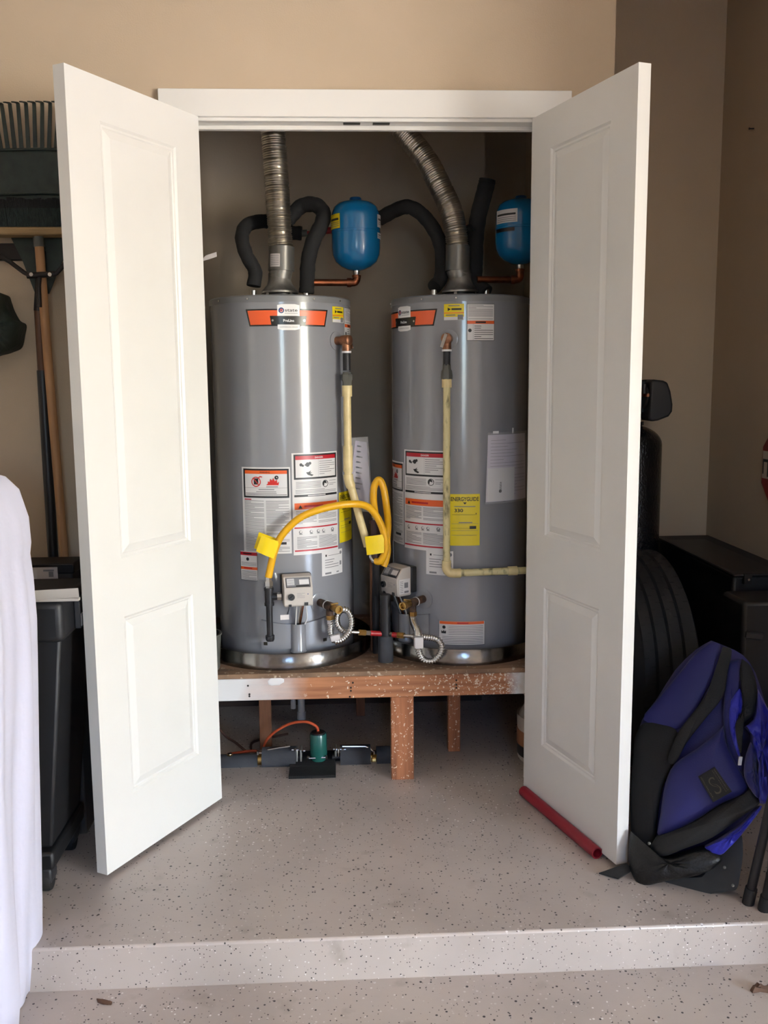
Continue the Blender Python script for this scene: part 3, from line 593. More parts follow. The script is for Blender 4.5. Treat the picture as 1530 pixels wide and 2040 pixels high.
    dv = V3(0, 0, -1) + (n_ * .3 if not right else -tt * .35); dv.normalize(); m.obox(a + dv * .018, (dv, tt if not right else n_, dv.cross(tt if not right else n_)), (.022, .0012, .005), 'steel'); m.build('lever', rv)
    # ---- drain nipple
    thd = 30.5; n_, tt = fr(thd); zd = .578; q = pt(thd, HR, zd)
    m = MB(); m.lathe([(.034, -.003), (.034, .0012), (.030, .0022), (.016, .0022)], q, 'tank_grey', 28, axis=n_); m.build('escutcheon', root)
    # ---- draft hood
    m = MB(); ztop = HZ1 + .004; cc = V3(cx, cy, ztop)
    m.lathe([(.062, .020), (.062, .026), (.054, .034), (.044, .048), (.0385, .062), (.0375, .085)], cc, 'galvanised', 40); hood = m.build('draft_hood', root)
    m = MB(); m.lathe([(.047, 0), (.047, .018), (.03, .019)], cc, 'black_plastic', 32); m.build('flue_baffle', hood)
    for k_ in range(4):
        a = math.radians(45 + 90 * k_ + dth); o_ = V3(math.sin(a), -math.cos(a), 0); m = MB(); m.obox(cc + o_ * .055 + V3(0, 0, .012), (o_.cross(V3(0, 0, 1)), o_, (0, 0, 1)), (.005, .0015, .0145), 'galvanised'); m.build('hood_leg', hood)
    # ---- water nipples
    for s_ in (-1, 1):
        q = V3(cx + s_ * .0885, cy, HZ1); m = MB(); m.cyl(q, q + V3(0, 0, .034), .011, 'steel', 16); m.build('nipple', root)
    return root, pt, fr, thc, thv
H1, pt1, fr1, thc1, thv1 = heater(HL, 0, 'grey tank water heater with a yellow gas hose arching up from its valve', False)
H2, pt2, fr2, thc2, thv2 = heater(HRc, DTH, 'grey tank water heater with a white document sleeve hung on its front', True)
# drain pans
for c, lab in ((HL, 'shiny metal drain pan under the heater that has the yellow hose'), (HRc, 'dull metal drain pan under the heater with the document sleeve')):
    m = MB(); m.lathe([(0, .0015), (.286, .0015), (.2875, .004), (.289, .052), (.2905, .054), (.2925, .052), (.2905, 0), (0, 0)], (c[0], c[1], DK + .0005), 'pan_steel', 96)
    tag(m.build('drain_pan', sharp=60), lab, 'pan', 'drain pans under the heaters')

# ================================================================== vents and pipes above the tanks
def ripple(path, r, pitch, amp, seam=None, n_per=4):
    """resample a path finely; radii with corrugation"""
    L = [0.]; path = [Vector(p) for p in path]
    for a, b in zip(path, path[1:]): L.append(L[-1] + (b - a).length)
    n = int(L[-1] / pitch * n_per); out = []; rs = []; k = 0
    for i in range(n + 1):
        s = L[-1] * i / n
        while k < len(path) - 2 and L[k + 1] < s: k += 1
        f = (s - L[k]) / max(1e-9, L[k + 1] - L[k]); out.append(path[k].lerp(path[k + 1], f))
        a = amp * math.sin(2 * math.pi * s / pitch)
        if seam and (s % seam) < .004: a -= amp * 2.2
        rs.append(r + a)
    return out, rs
def duct(name, pxs, y, r0, c, label, collar_px):
    cc = V3(c[0], c[1], HZ1 + .004)
    root = thing(name, (c[0], c[1], HZ1 + .075), label, 'vent duct', 'aluminium vent ducts above the heaters')
    pts = [Yp(px, py, yy) for px, py, yy in pxs]
    path, rs = ripple(catmull(pts, 10), r0, .0072, .0013, .026, 4)
    m = MB(); m.tube(path, rs, 'duct_alu', 32, cap=False); m.build('flexible_duct', root, sharp=60)
    a, b = Yp(*collar_px[0]), Yp(*collar_px[1]); m = MB(); m.tube([a, a.lerp(b, .15), a.lerp(b, .8), b], [r0 + .0045, r0 + .004, r0 + .003, r0 + .0035], 'tape_grey', 32); col = m.build('collar', root)
    ax = (b - a).normalized(); f = V3(0, -1, 0); f = (f - ax * f.dot(ax)).normalized(); w = ax.cross(f)
    s = Sheet2D(lambda u, v, h: a.lerp(b, .12) + ax * v + (f * math.cos(u / r0) + w * math.sin(u / r0)) * (r0 + .0049 + h)); sg = 1 if w.x > 0 else -1
    u0, u1 = (sg * -.036, sg * -.002); s.rect(min(u0, u1), 0, max(u0, u1), .042, 'paper'); s.lines(min(u0, u1) + .003, .004, max(u0, u1) - .003, .040, 'ink_grey', .006, .0018); s.build('duct_label', col) if name == 'vent_duct' and c is HL else None
    m = MB(); m.cyl(cc + V3(0, 0, .070), a.lerp(b, .1), .0385, 'galvanised', 32); m.build('flue_neck', root)
    return root
y1 = HL[1]; y2 = HRc[1]
duct('vent_duct', [(560.5, 500, y1), (556, 440, y1), (551, 360, y1 + .0), (544, 262, y1), (535, 130, y1), (533, 100, y1)], y1, .0395, HL, 'straight corrugated aluminium vent duct rising from the heater with the yellow hose', ((560.5, 540, y1), (561, 492, y1)))
duct('vent_duct', [(911.5, 500, y2), (908, 462, y2), (899, 420, y2 + .01), (881, 380, y2 + .02), (851, 322, y2 + .04), (812, 272, y2 + .06), (770, 222, y2 + .08), (740, 185, y2 + .10)], y2, .0375, HRc, 'curved corrugated aluminium vent duct bending over from the heater with the document sleeve', ((911, 540, y2), (912, 490, y2)))

def foam(name, pxs, r, label, root_extra=None, n=10):
    pts = [Yp(*p) for p in pxs]; m = MB(); path = catmull(pts, n); rr = random.Random(len(pxs) + int(pxs[0][0]))
    m.tube(path, [r * (1 + .05 * math.sin(i * .9) * rr.random()) for i in range(len(path))], 'foam_black', 20); o = m.build(name); ORG[o.name] = Vector(o.location)
    return tag(o, label, 'pipe', 'black foam-insulated pipes above the heaters')
nx = .0885
pn = lambda c, s_: P2(V3(c[0] + s_ * nx, c[1], HZ1 + .018))
def P2(w):
    d = w - CAM; z = d.dot(FW); return (765 + F_PX * d.dot(RT) / z, 1020 - F_PX * d.dot(UP) / z, w.y)
a = pn(HL, -1); b = pn(HL, 1); a2 = pn(HRc, -1); b2 = pn(HRc, 1)
foam('insulated_pipe', [(a[0], 570, y1), (508, 540, y1 + .005), (491, 508, y1 + .01), (482, 474, y1 + .03), (490, 451, y1 + .06), (512, 442, y1 + .09), (540, 443, y1 + .13), (575, 462, y1 + .17), (601, 465, y1 + .17)], .0235, 'black foam-wrapped pipe looping low beside the straight vent duct')
foam('insulated_pipe', [(b[0], 584, y1), (612, 560, y1), (614, 520, y1 + .005), (624, 480, y1 + .01), (640, 448, y1 + .02), (644, 424, y1 + .04), (628, 408, y1 + .06), (602, 410, y1 + .085), (582, 428, y1 + .085), (572, 440, y1 + .085)], .0255, 'black foam-wrapped pipe arching highest between the straight vent duct and the blue tank')
foam('insulated_pipe', [(a2[0], 572, y2), (879, 550, y2 + .035), (879, 495, y2 + .066), (863, 455, y2 + .07), (838, 425, y2 + .075), (812, 412, y2 + .07), (785, 420, y2 + .10), (756, 436, y2 + .13)], .0245, 'black foam-wrapped pipe sloping from the curved vent duct to behind the blue tank')
foam('insulated_pipe', [(b2[0] - 0, 584, y2), (946, 563, y2 + .03), (946, 520, y2 + .045), (948, 470, y2 + .05), (953, 430, y2 + .01), (962, 395, y2 + .02), (969, 368, y2 + .03), (971, 358, y2 + .03)], .0285, 'thick upright black foam-wrapped pipe beside the curved vent duct')
# short red valve stubs beyond the foam
m = MB(); p, q = Yp(601, 465, y1 + .17), Yp(612, 464, y1 + .17); m.cyl(p, q, .012, 'pvc_grey', 16); m.cyl(q, Yp(640, 461, y1 + .17), .006, 'red_paint', 12); m.cyl(Yp(636, 461, y1 + .17), Yp(676, 457, y1 + .17), .0115, 'red_paint', 16)
tag(m.build('pipe_stub'), 'short pipe stub with red sleeve behind the arching foam pipe', 'pipe')
m = MB(); m.tube([Yp(918, 478, y2 + .05), Yp(926, 462, y2 + .05), Yp(938, 455, y2 + .04), Yp(946, 450, y2 + .01)], .016, 'foam_black', 14); m.cyl(Yp(919, 457, y2 + .05), Yp(932, 452, y2 + .05), .0075, 'red_paint', 12)
tag(m.build('pipe_stub'), 'short black branch pipe joining the thick upright foam pipe', 'pipe')

def expansion(px, y, w_px, top, bot, label, pipe_from, elbow_px, second):
    c0 = Yp(px, (top + bot) / 2, y); R = (Yp(px + w_px / 2, top + 60, y) - Yp(px - w_px / 2, top + 60, y)).length / 2
    zt, zb = Yp(px, top, y).z, Yp(px, bot, y).z; H = zt - zb
    root = thing('expansion_tank', (c0.x, y, zb - .02), label, 'expansion tank', 'blue expansion tanks')
    m = MB(); pr = [(.010, 0), (R * .35, .004), (R * .62, .014), (R * .85, .030), (R * .97, .052), (R, .075), (R, H * .53), (R * 1.015, H * .535), (R * 1.015, H * .56), (R, H * .565), (R, H * .72), (R * .985, H * .80), (R * .90, H * .90), (R * .72, H * .96), (R * .40, H * .99), (.02, H)]
    m.lathe(pr, (c0.x, y, zb), 'blue_paint', 48); sh = m.build('shell', root)
    m = MB(); m.lathe([(.0205, 0), (.0205, .010), (.018, .014), (0, .014)], (c0.x, y, zt - .004), 'blue_paint_dark', 24); m.build('air_cap', root)
    m = MB(); m.lathe([(.010, -.016), (.012, -.012), (.013, .004)], (c0.x, y, zb), 'steel', 20); m.build('neck', root)
    def lab(th0, th1, z0, z1, mt):
        s = Sheet2D(lambda u, v, h: V3(c0.x + (R + .0010 + h) * math.sin(u / R), y - (R + .0010 + h) * math.cos(u / R), v)); a0, a1 = math.radians(th0) * R, math.radians(th1) * R
        s.rect(a0, z0, a1, z1, mt); s.rect(a0 + .006, z0 + (z1 - z0) * .55, a1 - .006, z0 + (z1 - z0) * .7, 'ink'); s.lines(a0 + .004, z0 + .004, a1 - .004, z0 + (z1 - z0) * .5, 'ink_grey', .006, .0018); s.build('tank_label', root)
    if second: lab(-78, -18, zb + H * .60, zb + H * .80, 'label_white'); lab(-78, -24, zb + H * .47, zb + H * .525, 'ink')
    else: lab(-85, -40, zb + H * .575, zb + H * .78, 'label_yellow'); lab(58, 88, zb + H * .60, zb + H * .78, 'label_white'); lab(58, 88, zb + H * .44, zb + H * .525, 'label_white')
    e = V3(c0.x, y, zb - .014); k = Yp(*elbow_px)
    m = MB(); m.tube(catmull([e, V3(e.x, y, k.z + .012), V3(e.x - .006, y, k.z + .002), V3(e.x - .022, y, k.z)], 8), .0135, 'copper', 18); m.cyl(V3(e.x, y, e.z), V3(e.x, y, e.z - .008), .0155, 'copper', 18); m.cyl(V3(e.x - .018, y, k.z), V3(e.x - .032, y, k.z), .0155, 'copper', 18); m.build('elbow', root)
    f = Yp(*pipe_from); m = MB(); m.cyl(V3(e.x - .028, y, k.z), f, .0115, 'copper', 18)
    tag(m.build('copper_pipe'), ('copper pipe from the upright foam pipe to the half-hidden blue tank' if second else 'copper pipe from the arching foam pipe to the fully visible blue tank'), 'pipe', 'copper pipes under the blue tanks')
expansion(709, y1 + .02, 97, 400, 540, 'blue steel expansion tank with a yellow label between the two vent ducts', (622, 563, y1), (700, 563, y1 + .02), False)
expansion(1037, y2 + .02, 99, 397, 528, 'blue steel expansion tank with a white label, half hidden behind the shaded door', (950, 557, y2), (1025, 557, y2 + .02), True)

# ================================================================== relief discharge pipes
e1 = pt1(thv1, HR + .042, 0); yv = e1.y
t = thing('discharge_pipe', (e1.x, yv, .9), 'cream plastic relief pipe kinking sideways below the copper-coloured valve', 'pipe', 'relief discharge pipes')
Z1 = lambda py: Yp(683, py, yv).z
X1 = e1.x
m = MB(); m.cyl((X1, yv, 1.392), (X1, yv, Z1(738)), .0125, 'iron_black', 18); m.build('iron_nipple', t)
m = MB(); m.lathe([(.0125, 0), (.0155, .002), (.0155, .016), (.0185, .022), (.0185, .038), (.0135, .042), (.0135, .046)][::1], (X1, yv, Z1(770)), 'pvc_grey', 6); m.build('adapter', t)
m = MB(); m.cyl((X1, yv, Z1(770) + .002), (X1, yv, Z1(778)), .0125, 'pvc_grey', 18); m.cyl((X1, yv, Z1(768)), (X1, yv, Z1(790)), .0165, 'pvc_cream', 20); m.build('coupling', t); m = MB(); m.cyl((X1, yv, Z1(888)), (X1, yv, Z1(940)), .0158, 'pvc_cream', 20); m.build('coupling', t)
m = MB(); bend = V3(X1, yv, Z1(948)); tail = Yp(732, 1088, yv + .01)
m.tube([V3(X1, yv, Z1(775)), bend, ] , .0128, 'pvc_cream', 20); m.tube(catmull([bend + V3(0, 0, .004), bend + V3(.003, 0, -.02), bend.lerp(tail, .22), bend.lerp(tail, .6), tail], 8), [.0162] * 14 + [.0130] * 19, 'pvc_cream', 20); m.build('pipe', t)
e2 = pt2(thv2, HR + .042, 0); yv2 = e2.y; X2 = e2.x
t = thing('discharge_pipe', (X2, yv2, .65), 'stained cream plastic relief pipe dropping then turning to run sideways across the heater', 'pipe', 'relief discharge pipes')
Z2 = lambda py: Yp(895, py, yv2).z
m = MB(); m.cyl((X2, yv2, 1.392), (X2, yv2, Z2(728)), .0115, 'iron_black', 18); m.build('iron_nipple', t)
m = MB(); m.lathe([(.0125, .046), (.0135, .03), (.0165, .026), (.0185, .012), (.0185, 0), (.0125, -.002)][::-1], (X2, yv2, Z2(755)), 'pvc_grey', 6); m.build('adapter', t)
m = MB(); m.cyl((X2, yv2, Z2(754)), (X2, yv2, Z2(772)), .0155, 'pvc_cream', 20); m.build('coupling', t)
zb2 = Yp(900, 1142, yv2).z; xr2 = Yp(1052, 1141, yv2).x
m = MB(); m.cyl((X2, yv2, Z2(760)), (X2, yv2, zb2 + .03), .0115, 'pvc_stained', 20); m.cyl((X2 + .025, yv2, zb2), (xr2 + .04, yv2 + .0, zb2 + .006), .0118, 'pvc_stained', 20); m.build('pipe', t)
m = MB(); m.tube(catmull([(X2, yv2, zb2 + .042), (X2, yv2, zb2 + .018), (X2 + .008, yv2, zb2 + .004), (X2 + .022, yv2, zb2), (X2 + .046, yv2, zb2)], 6), .0150, 'pvc_cream', 20); m.build('elbow', t)
xc = Yp(1012, 1141, yv2).x; m = MB(); m.cyl((xc, yv2, zb2 + .004), (xc + .03, yv2, zb2 + .005), .0150, 'pvc_cream', 20); m.build('coupling', t)

# ================================================================== gas line
nC, tC = fr1(thc1); yg = pt1(thc1, HR + .045, 0).y
gp = Yp(536, 1190, yg); xg = gp.x; Zg = lambda py: Yp(536, py, yg).z
t = thing('gas_drip_leg', (xg, yg, Zg(1280)), 'black iron gas tee and capped drip leg below the arching yellow hose', 'gas pipe')
m = MB(); m.cyl((xg, yg, Zg(1206)), (xg, yg, Zg(1272)), .0105, 'iron_black', 20); m.build('nipple', t)
m = MB(); m.cyl((xg, yg, Zg(1206)), (xg, yg, Zg(1176)), .0135, 'iron_black', 20); m.cyl((xg, yg, Zg(1176)), (xg, yg, Zg(1171)), .0155, 'iron_black', 20); m.cyl((xg, yg, Zg(1206)), (xg, yg, Zg(1201)), .0155, 'iron_black', 20); m.cyl((xg, yg, Zg(1189)), (xg + .028, yg + .003, Zg(1189)), .0115, 'iron_black', 16); m.build('tee', t)
m = MB(); m.cyl((xg + .026, yg + .003, Zg(1189)), (xg + .040, yg + .004, Zg(1189)), .0135, 'steel', 8); m.build('union', t)
m = MB(); m.lathe([(.0145, 0), (.0145, .012), (.012, .018), (0, .019)], (xg, yg, Zg(1266)), 'iron_black', 20, axis=(0, 0, -1)); m.build('cap', t)
m = MB(); m.lathe([(.0115, 0), (.0115, .006), (.0145, .008), (.0145, .022), (.0110, .026), (.0110, .040)], (xg, yg, Zg(1172)), 'steel', 6); m.build('flare_fitting', t)
hose1 = [V3(xg, yg, Zg(1150)), Yp(540, 1125, yg), Yp(547, 1098, yg - .004), Yp(562, 1066, yg - .01), Yp(597, 1032, yg - .015), Yp(645, 1013, yg - .005), Yp(700, 1004, yg + .02), Yp(733, 1010, yg + .05), Yp(754, 1035, yg + .07), Yp(766, 1068, yg + .08), Yp(768, 1095, yg + .085), Yp(758, 1117, yg + .09), Yp(748, 1118, yg + .10)]
yH = yg + .10
t = thing('gas_hose', hose1[0], 'yellow coated gas hose arching across the labels of one heater, with a folded tag', 'hose', 'yellow gas hoses')
m = MB(); m.tube(catmull(hose1, 10), .0116, 'hose_yellow', 16); m.build('hose', t)
def tagplate(corners, t, bend=.006):
    a, b, c, d = corners; m = MB(); n = 6; vs = []
    for i in range(n + 1):
        f = i / n; k = V3(0, -bend * math.sin(math.pi * f), 0); vs += [a.lerp(b, f) + k, d.lerp(c, f) + k, a.lerp(b, f) + k + V3(0, .0012, 0), d.lerp(c, f) + k + V3(0, .0012, 0)]
    fs = []
    for i in range(n):
        p, q = 4 * i, 4 * i + 4; fs += [(p, q, q + 1, p + 1), (p + 2, p + 3, q + 3, q + 2), (p, p + 2, q + 2, q), (p + 1, q + 1, q + 3, p + 3)]
    m.add(vs, fs + [(0, 1, 3, 2), (4 * n, 4 * n + 2, 4 * n + 3, 4 * n + 1)], 'tag_yellow'); return m.build('warning_tag', t, sharp=60)
g = tagplate([Yp(521, 1066, yg - .018), Yp(557, 1079, yg - .018), Yp(545, 1113, yg - .018), Yp(510, 1098, yg - .018)], t)
tagplate([Yp(516, 1060, yg + .004), Yp(552, 1073, yg + .004), Yp(541, 1106, yg + .004), Yp(506, 1092, yg + .004)], t, .002)
g['label'] = 'folded yellow warning tag'
m = MB(); m.tube([hose1[-1] + V3(.004, 0, 0), hose1[-1] - V3(.006, -.004, -.002), hose1[-1] - V3(.012, -.012, -.012), Yp(742, 1098, yH + .02)], .0095, 'steel', 14); m.build('end_fitting', t)
hose2 = [Yp(747, 1022, yH + .01), Yp(744, 992, yH), Yp(746, 968, yH - .002), Yp(755, 956, yH - .004), Yp(764, 972, yH - .006), Yp(770, 1010, yH - .006), Yp(773, 1045, yH + .02), Yp(771, 1075, yH + .024), Yp(772, 1098, yH + .016), Yp(768, 1118, yH + .014), Yp(764, 1128, yH + .012)]
t = thing('gas_hose', hose2[-1], 'yellow coated gas hose in a tight upright loop between the tanks, with a square tag', 'hose', 'yellow gas hoses')
m = MB(); m.tube(catmull(hose2, 10), .0116, 'hose_yellow', 16); m.build('hose', t)
g = tagplate([Yp(727, 1069, yH - .03), Yp(765, 1064, yH - .03), Yp(765, 1101, yH - .03), Yp(731, 1106, yH - .03)], t, .004); g['label'] = 'square yellow warning tag'
m = MB(); m.lathe([(.0105, 0), (.0105, .006), (.0135, .008), (.0135, .020), (.0115, .022)], Yp(747, 1036, yH + .01), 'steel', 6); m.build('end_fitting', t)
# gas riser, standing pipe and its valves between the tanks
yM = .205; px0 = Yp(768, 1265, yM); XM = px0.x
t = thing('gas_riser', (XM, yM + .06, DK), 'dark maroon iron gas riser behind the looped yellow hose', 'gas pipe')
r0 = Yp(748, 1036, yH + .01); m = MB(); m.cyl((r0.x, r0.y, r0.z), (r0.x, r0.y, Yp(748, 1110, yH + .01).z), .0165, 'maroon', 18); m.cyl((r0.x, r0.y, r0.z - .012), (r0.x, r0.y, r0.z + .001), .021, 'maroon', 8); m.build('upper_tee', t)
m = MB(); m.tube([(r0.x, r0.y, Yp(748, 1104, yH + .01).z), (r0.x, r0.y + .01, .63), (r0.x, r0.y + .05, .58), (r0.x, r0.y + .05, DK)], .0125, 'iron_black', 16); m.build('lower_pipe', t)
t = thing('standing_pipe', (XM, yM, DK), 'black standpipe in a grey foam sleeve between the two drain pans', 'pipe')
m = MB(); m.cyl((XM, yM, Yp(768, 1268, yM).z), (XM, yM, Yp(768, 1184, yM).z), .0175, 'iron_black', 20); m.build('pipe', t)
m = MB(); m.cyl((XM, yM - .0, DK), (XM, yM, Yp(768, 1266, yM).z), .0255, 'foam_grey', 24); m.build('foam_sleeve', t)
# wood stud between the tanks
q = Zp(748, 1297, DK); w0, w1 = Zp(738.5, 1297, DK).x, Zp(757.5, 1297, DK).x; zt = Yp(748, 1112, q.y).z
m = MB(); m.box((w0, q.y, DK), (w1, q.y + .04, zt), 'wood_stud'); tag(m.build('wood_stud', bevel=.002), 'brown wooden stud standing on the platform between the tanks', 'wood stud')

# ================================================================== drain valves and corrugated connectors
def drain(c, pt, fr, ptsx, label, right):
    n_, tt = fr(30.5); q = pt(30.5, HR, .578); ax = n_
    t = thing('drain_valve', q + n_ * .01, label, 'valve', 'drain valves low on the heaters')
    m = MB(); m.cyl(q, q + ax * .050, .0128, 'rust', 18); m.build('nipple', t)
    m = MB(); m.cyl(q + ax * .046, q + ax * .050, .0155, 'label_white', 18); m.cyl(q + ax * .050, q + ax * .085, .0145, 'rust', 18); m.cyl(q + ax * .066, q + ax * .066 + V3(0, 0, -.040), .0120, 'rust', 16); m.cyl(q + ax * .066 + V3(0, 0, -.030), q + ax * .066 + V3(0, 0, -.044), .0138, 'brass', 6); m.build('tee', t)
    m = MB(); m.cyl(q + ax * .083, q + ax * .112, .0105, 'brass', 16); m.lathe([(.0135, 0), (.0135, .014), (.009, .014), (.009, .004), (0, .004)], q + ax * .112, 'brass', 20, axis=ax); m.build('spout', t)
    m = MB(); p = q + ax * .096 + V3(0, 0, .014); m.cyl(q + ax * .096, p, .004, 'brass', 10); m.obox(p, (tt, ax, (0, 0, 1)), (.013, .0035, .0025), 'brass'); m.build('handle', t)
    return q + ax * .066 + V3(0, 0, -.044)
d1 = drain(HL, pt1, fr1, None, 'rusty brass drain valve on the heater with the arching hose', False)
d2 = drain(HRc, pt2, fr2, None, 'rusty brass drain valve on the heater with the document sleeve', True)
def connector(pts, label, r=.0098, amp=.0019, nut=None):
    t = thing('corrugated_connector', pts[0], label, 'hose', 'corrugated steel connectors')
    path, rs = ripple(catmull(pts, 10), r, .0078, amp, None, 5); m = MB(); m.tube(path, rs, 'steel', 14); m.build('corrugated_tube', t, sharp=80)
    a = Vector(pts[0]); m = MB(); m.cyl(a + V3(0, 0, .004), a + V3(0, 0, -.014), .0118, 'steel', 6); m.build('nut', t); return t
yd = d1.y
c1 = [d1, d1 + V3(.001, 0, -.02), Yp(659, 1262, yd), Yp(668, 1277, yd - .004), Yp(684, 1272, yd - .01), Yp(697, 1255, yd - .012), Yp(700, 1235, yd - .01), Yp(693, 1218, yd - .004), Yp(680, 1215, yd + .004), Yp(671, 1228, yd + .01), Yp(673, 1246, yd + .014), Yp(686, 1258, yd + .016), Yp(700, 1259, yd + .018)]
tt1 = connector(c1, 'ribbed steel connector coiled in a small upright loop below the drain valve')
s = MB(); a = Yp(668, 1270, yd - .006); s.obox(a, ((1, 0, .2), (0, 1, 0), (-.2, 0, 1)), (.016, .011, .010), 'paper'); s.build('paper_sleeve', tt1, bevel=.003)
yd2 = d2.y
yL = .112
c2 = [d2, d2 + V3(.002, -.01, -.022), Yp(833, 1258, yL + .02), Yp(833, 1290, yL), Yp(842, 1312, yL), Yp(860, 1317, yL), Yp(876, 1304, yL), Yp(880, 1286, yL + .002), Yp(869, 1273, yL + .012), Yp(845, 1269, yL + .03), Yp(822, 1268, yL + .05)]
tt2 = connector(c2, 'ribbed steel connector hanging in a loop over the drain pan edge')
s = MB(); s.tube([d2 + V3(.001, 0, -.010), d2 + V3(.002, -.01, -.022), Yp(833, 1258, yL + .02), Yp(833, 1268, yL + .012)], .0128, 'steel', 16); s.build('straight_tail', tt2)
s = MB(); a = Yp(834, 1279, yL - .001); s.obox(a, ((1, 0, 0), (0, 1, 0), (0, 0, 1)), (.0145, .0145, .0185), 'paper'); s.build('paper_sleeve', tt2, bevel=.003)
# cross line with brass unions and red valves
ax = Yp(700, 1259, yd + .018); bx = Yp(767, 1263, yM); cxx = Yp(822, 1268, yL + .05)
t = thing('cross_pipe', bx, 'thin cross line with brass unions and red valves joining both drain connectors', 'pipe')
def along(a, b, f0, f1, r, mt, name, seg=16): m = MB(); m.cyl(a.lerp(b, f0), a.lerp(b, f1), r, mt, seg); return m.build(name, t)
along(ax, bx, 0, .42, .006, 'steel', 'tube'); along(ax, bx, .22, .42, .0105, 'brass', 'union', 6); along(ax, bx, .42, .56, .0085, 'steel', 'nut', 6); along(ax, bx, .56, .90, .0088, 'red_paint', 'red_sleeve'); along(ax, bx, .90, 1, .0088, 'steel', 'nut', 6)
along(bx, cxx, .18, .30, .0088, 'steel', 'nut', 6); along(bx, cxx, .28, .46, .0088, 'red_paint', 'red_sleeve'); along(bx, cxx, .46, .70, .0108, 'brass', 'union', 6); along(bx, cxx, .68, 1, .006, 'steel', 'tube')

# ================================================================== document sleeves
def sleeve(pt, th0, th1, z0, z1, label, with_card, tilt=0):
    t = thing('document_sleeve', pt((th0 + th1) / 2, HR, z0), label, 'document sleeve', 'document sleeves hung on the heaters')
    k = HR
    def fn(off, skew=0): return lambda u, v, h: pt(th0 + math.degrees((u + tilt * (v - z1)) / HR), HR + off + h + .010 * max(0, (z1 - v)) / max(.01, z1 - z0), v)
    w = math.radians(th1 - th0) * HR
    s = Sheet2D(fn(.004)); s.slab(.004, z0 + .006, w - .004, z1 - .008, 'paper_lavender'); s.lines(.014, z0 + .012, w - .010, z1 - .02, 'ink_grey', .0105, .0012, seed=31); s.build('folded_paper', t)
    s = Sheet2D(fn(.0085)); s.keep = True; s.slab(0, z0, w, z1, 'poly_bag'); s.build('plastic_bag', t)
    if with_card:
        s = Sheet2D(fn(.0065)); s.slab(.006, z0 + .008, w * .60, z0 + (z1 - z0) * .50, 'label_white')
        vs, fs = text2d('state', .01); kk = .0095 / .73; s.add([s.fn(w * .30 - p[1] * kk, z0 + .045 + p[0] * kk, .0012) for p in vs], fs, 'ink'); s.disc(w * .28, z0 + .040, .0055, 'ink', 14)
        s.build('card', t)
        m = MB(); m.puff([pt(th0 + math.degrees(u / HR), HR + .012, v) for u, v in ((.042, z0 + .010), (.056, z0 + .018), (.072, z0 + .016), (.078, z0 + .008), (.06, z0 + .004))], pt(0, 1, 0) - pt(0, 0, 0), .004, .002, 'slot_dark'); m.build('screw_packet', t)
    s = Sheet2D(fn(.001)); s.rect(w * .12, z1 - .004, w * .24, z1 + .004, 'badge_white'); s.rect(w * .56, z1 - .006, w * .60, z1 + .012, 'badge_white'); s.build('tape', t)
th0, zT = cylp(971, 862, HRc, HR + .006); th1, _ = cylp(1041, 862, HRc, HR + .006); _, zB = cylp(985, 1003, HRc, HR + .012)
sleeve(pt2, th0 - DTH, th1 - DTH + 6, zB, zT, 'clear document sleeve with lavender papers and a small card on the heater front', True, .045)
# the other one hangs edge-on, behind the kinked pipe
t = thing('document_sleeve', Yp(715, 1000, .34), 'clear document sleeve seen edge-on behind the kinked cream pipe', 'document sleeve', 'document sleeves hung on the heaters')
P = lambda px, py, y: Yp(px, py, y)
m = MB(); a, b, c, d = P(701, 905, .30), P(728, 880, .36), P(733, 1000, .36), P(702, 1000, .30); m.prism([P(708, 878, .315), P(728, 881, .36), P(735, 965, .365), P(731, 1012, .36), P(716, 1012, .31), P(700, 985, .295), P(702, 925, .30)], (.004, .006, 0), 'paper_lavender'); m.build('folded_paper', t)
m = MB(); m.prism([P(700, 872, .305), P(732, 870, .362), P(738, 965, .367), P(737, 1020, .36), P(705, 1018, .29), P(697, 985, .288), P(698, 925, .295)], (.002, .003, 0), 'poly_bag'); m.build('plastic_bag', t)
s = Sheet2D(lambda u, v, h: P(710, 880, .315).lerp(P(727, 883, .358), u).lerp(P(704, 985, .298).lerp(P(731, 990, .356), u), v) + V3(-.001 - h, -.001 - h, 0))
for i in range(9): s.rect(.15, .06 + .1 * i, .15 + random.uniform(.4, .7), .085 + .1 * i, 'ink_grey')
s.build('print', t)

# ================================================================== small things on and around the platform
m = MB(); m.lathe([(.0, 0), (.055, 0), (.058, .004), (.066, .115), (.069, .117), (.069, .122), (.062, .122), (.060, .01), (0, .01)], (-.552, .155, DK + .0005), 'pvc_grey', 32)
tag(m.build('small_bucket'), 'small grey bucket on the platform peeking out beside the lit door', 'bucket')
m = MB(); a = Yp(403, 514, .35); m.prism([Yp(403, 516, .35), Yp(410, 509, .35), Yp(431, 502, .35), Yp(432, 511, .35), Yp(421, 515, .35), Yp(404, 520, .35)], (0, .001, 0), 'paper')
m.tube([Yp(405, 516, .35), (-CX, .37, a.z + .02)], .0012, 'wire_white', 6); tag(m.build('paper_tag'), 'small torn white paper tag on a string by the closet side wall', 'tag')

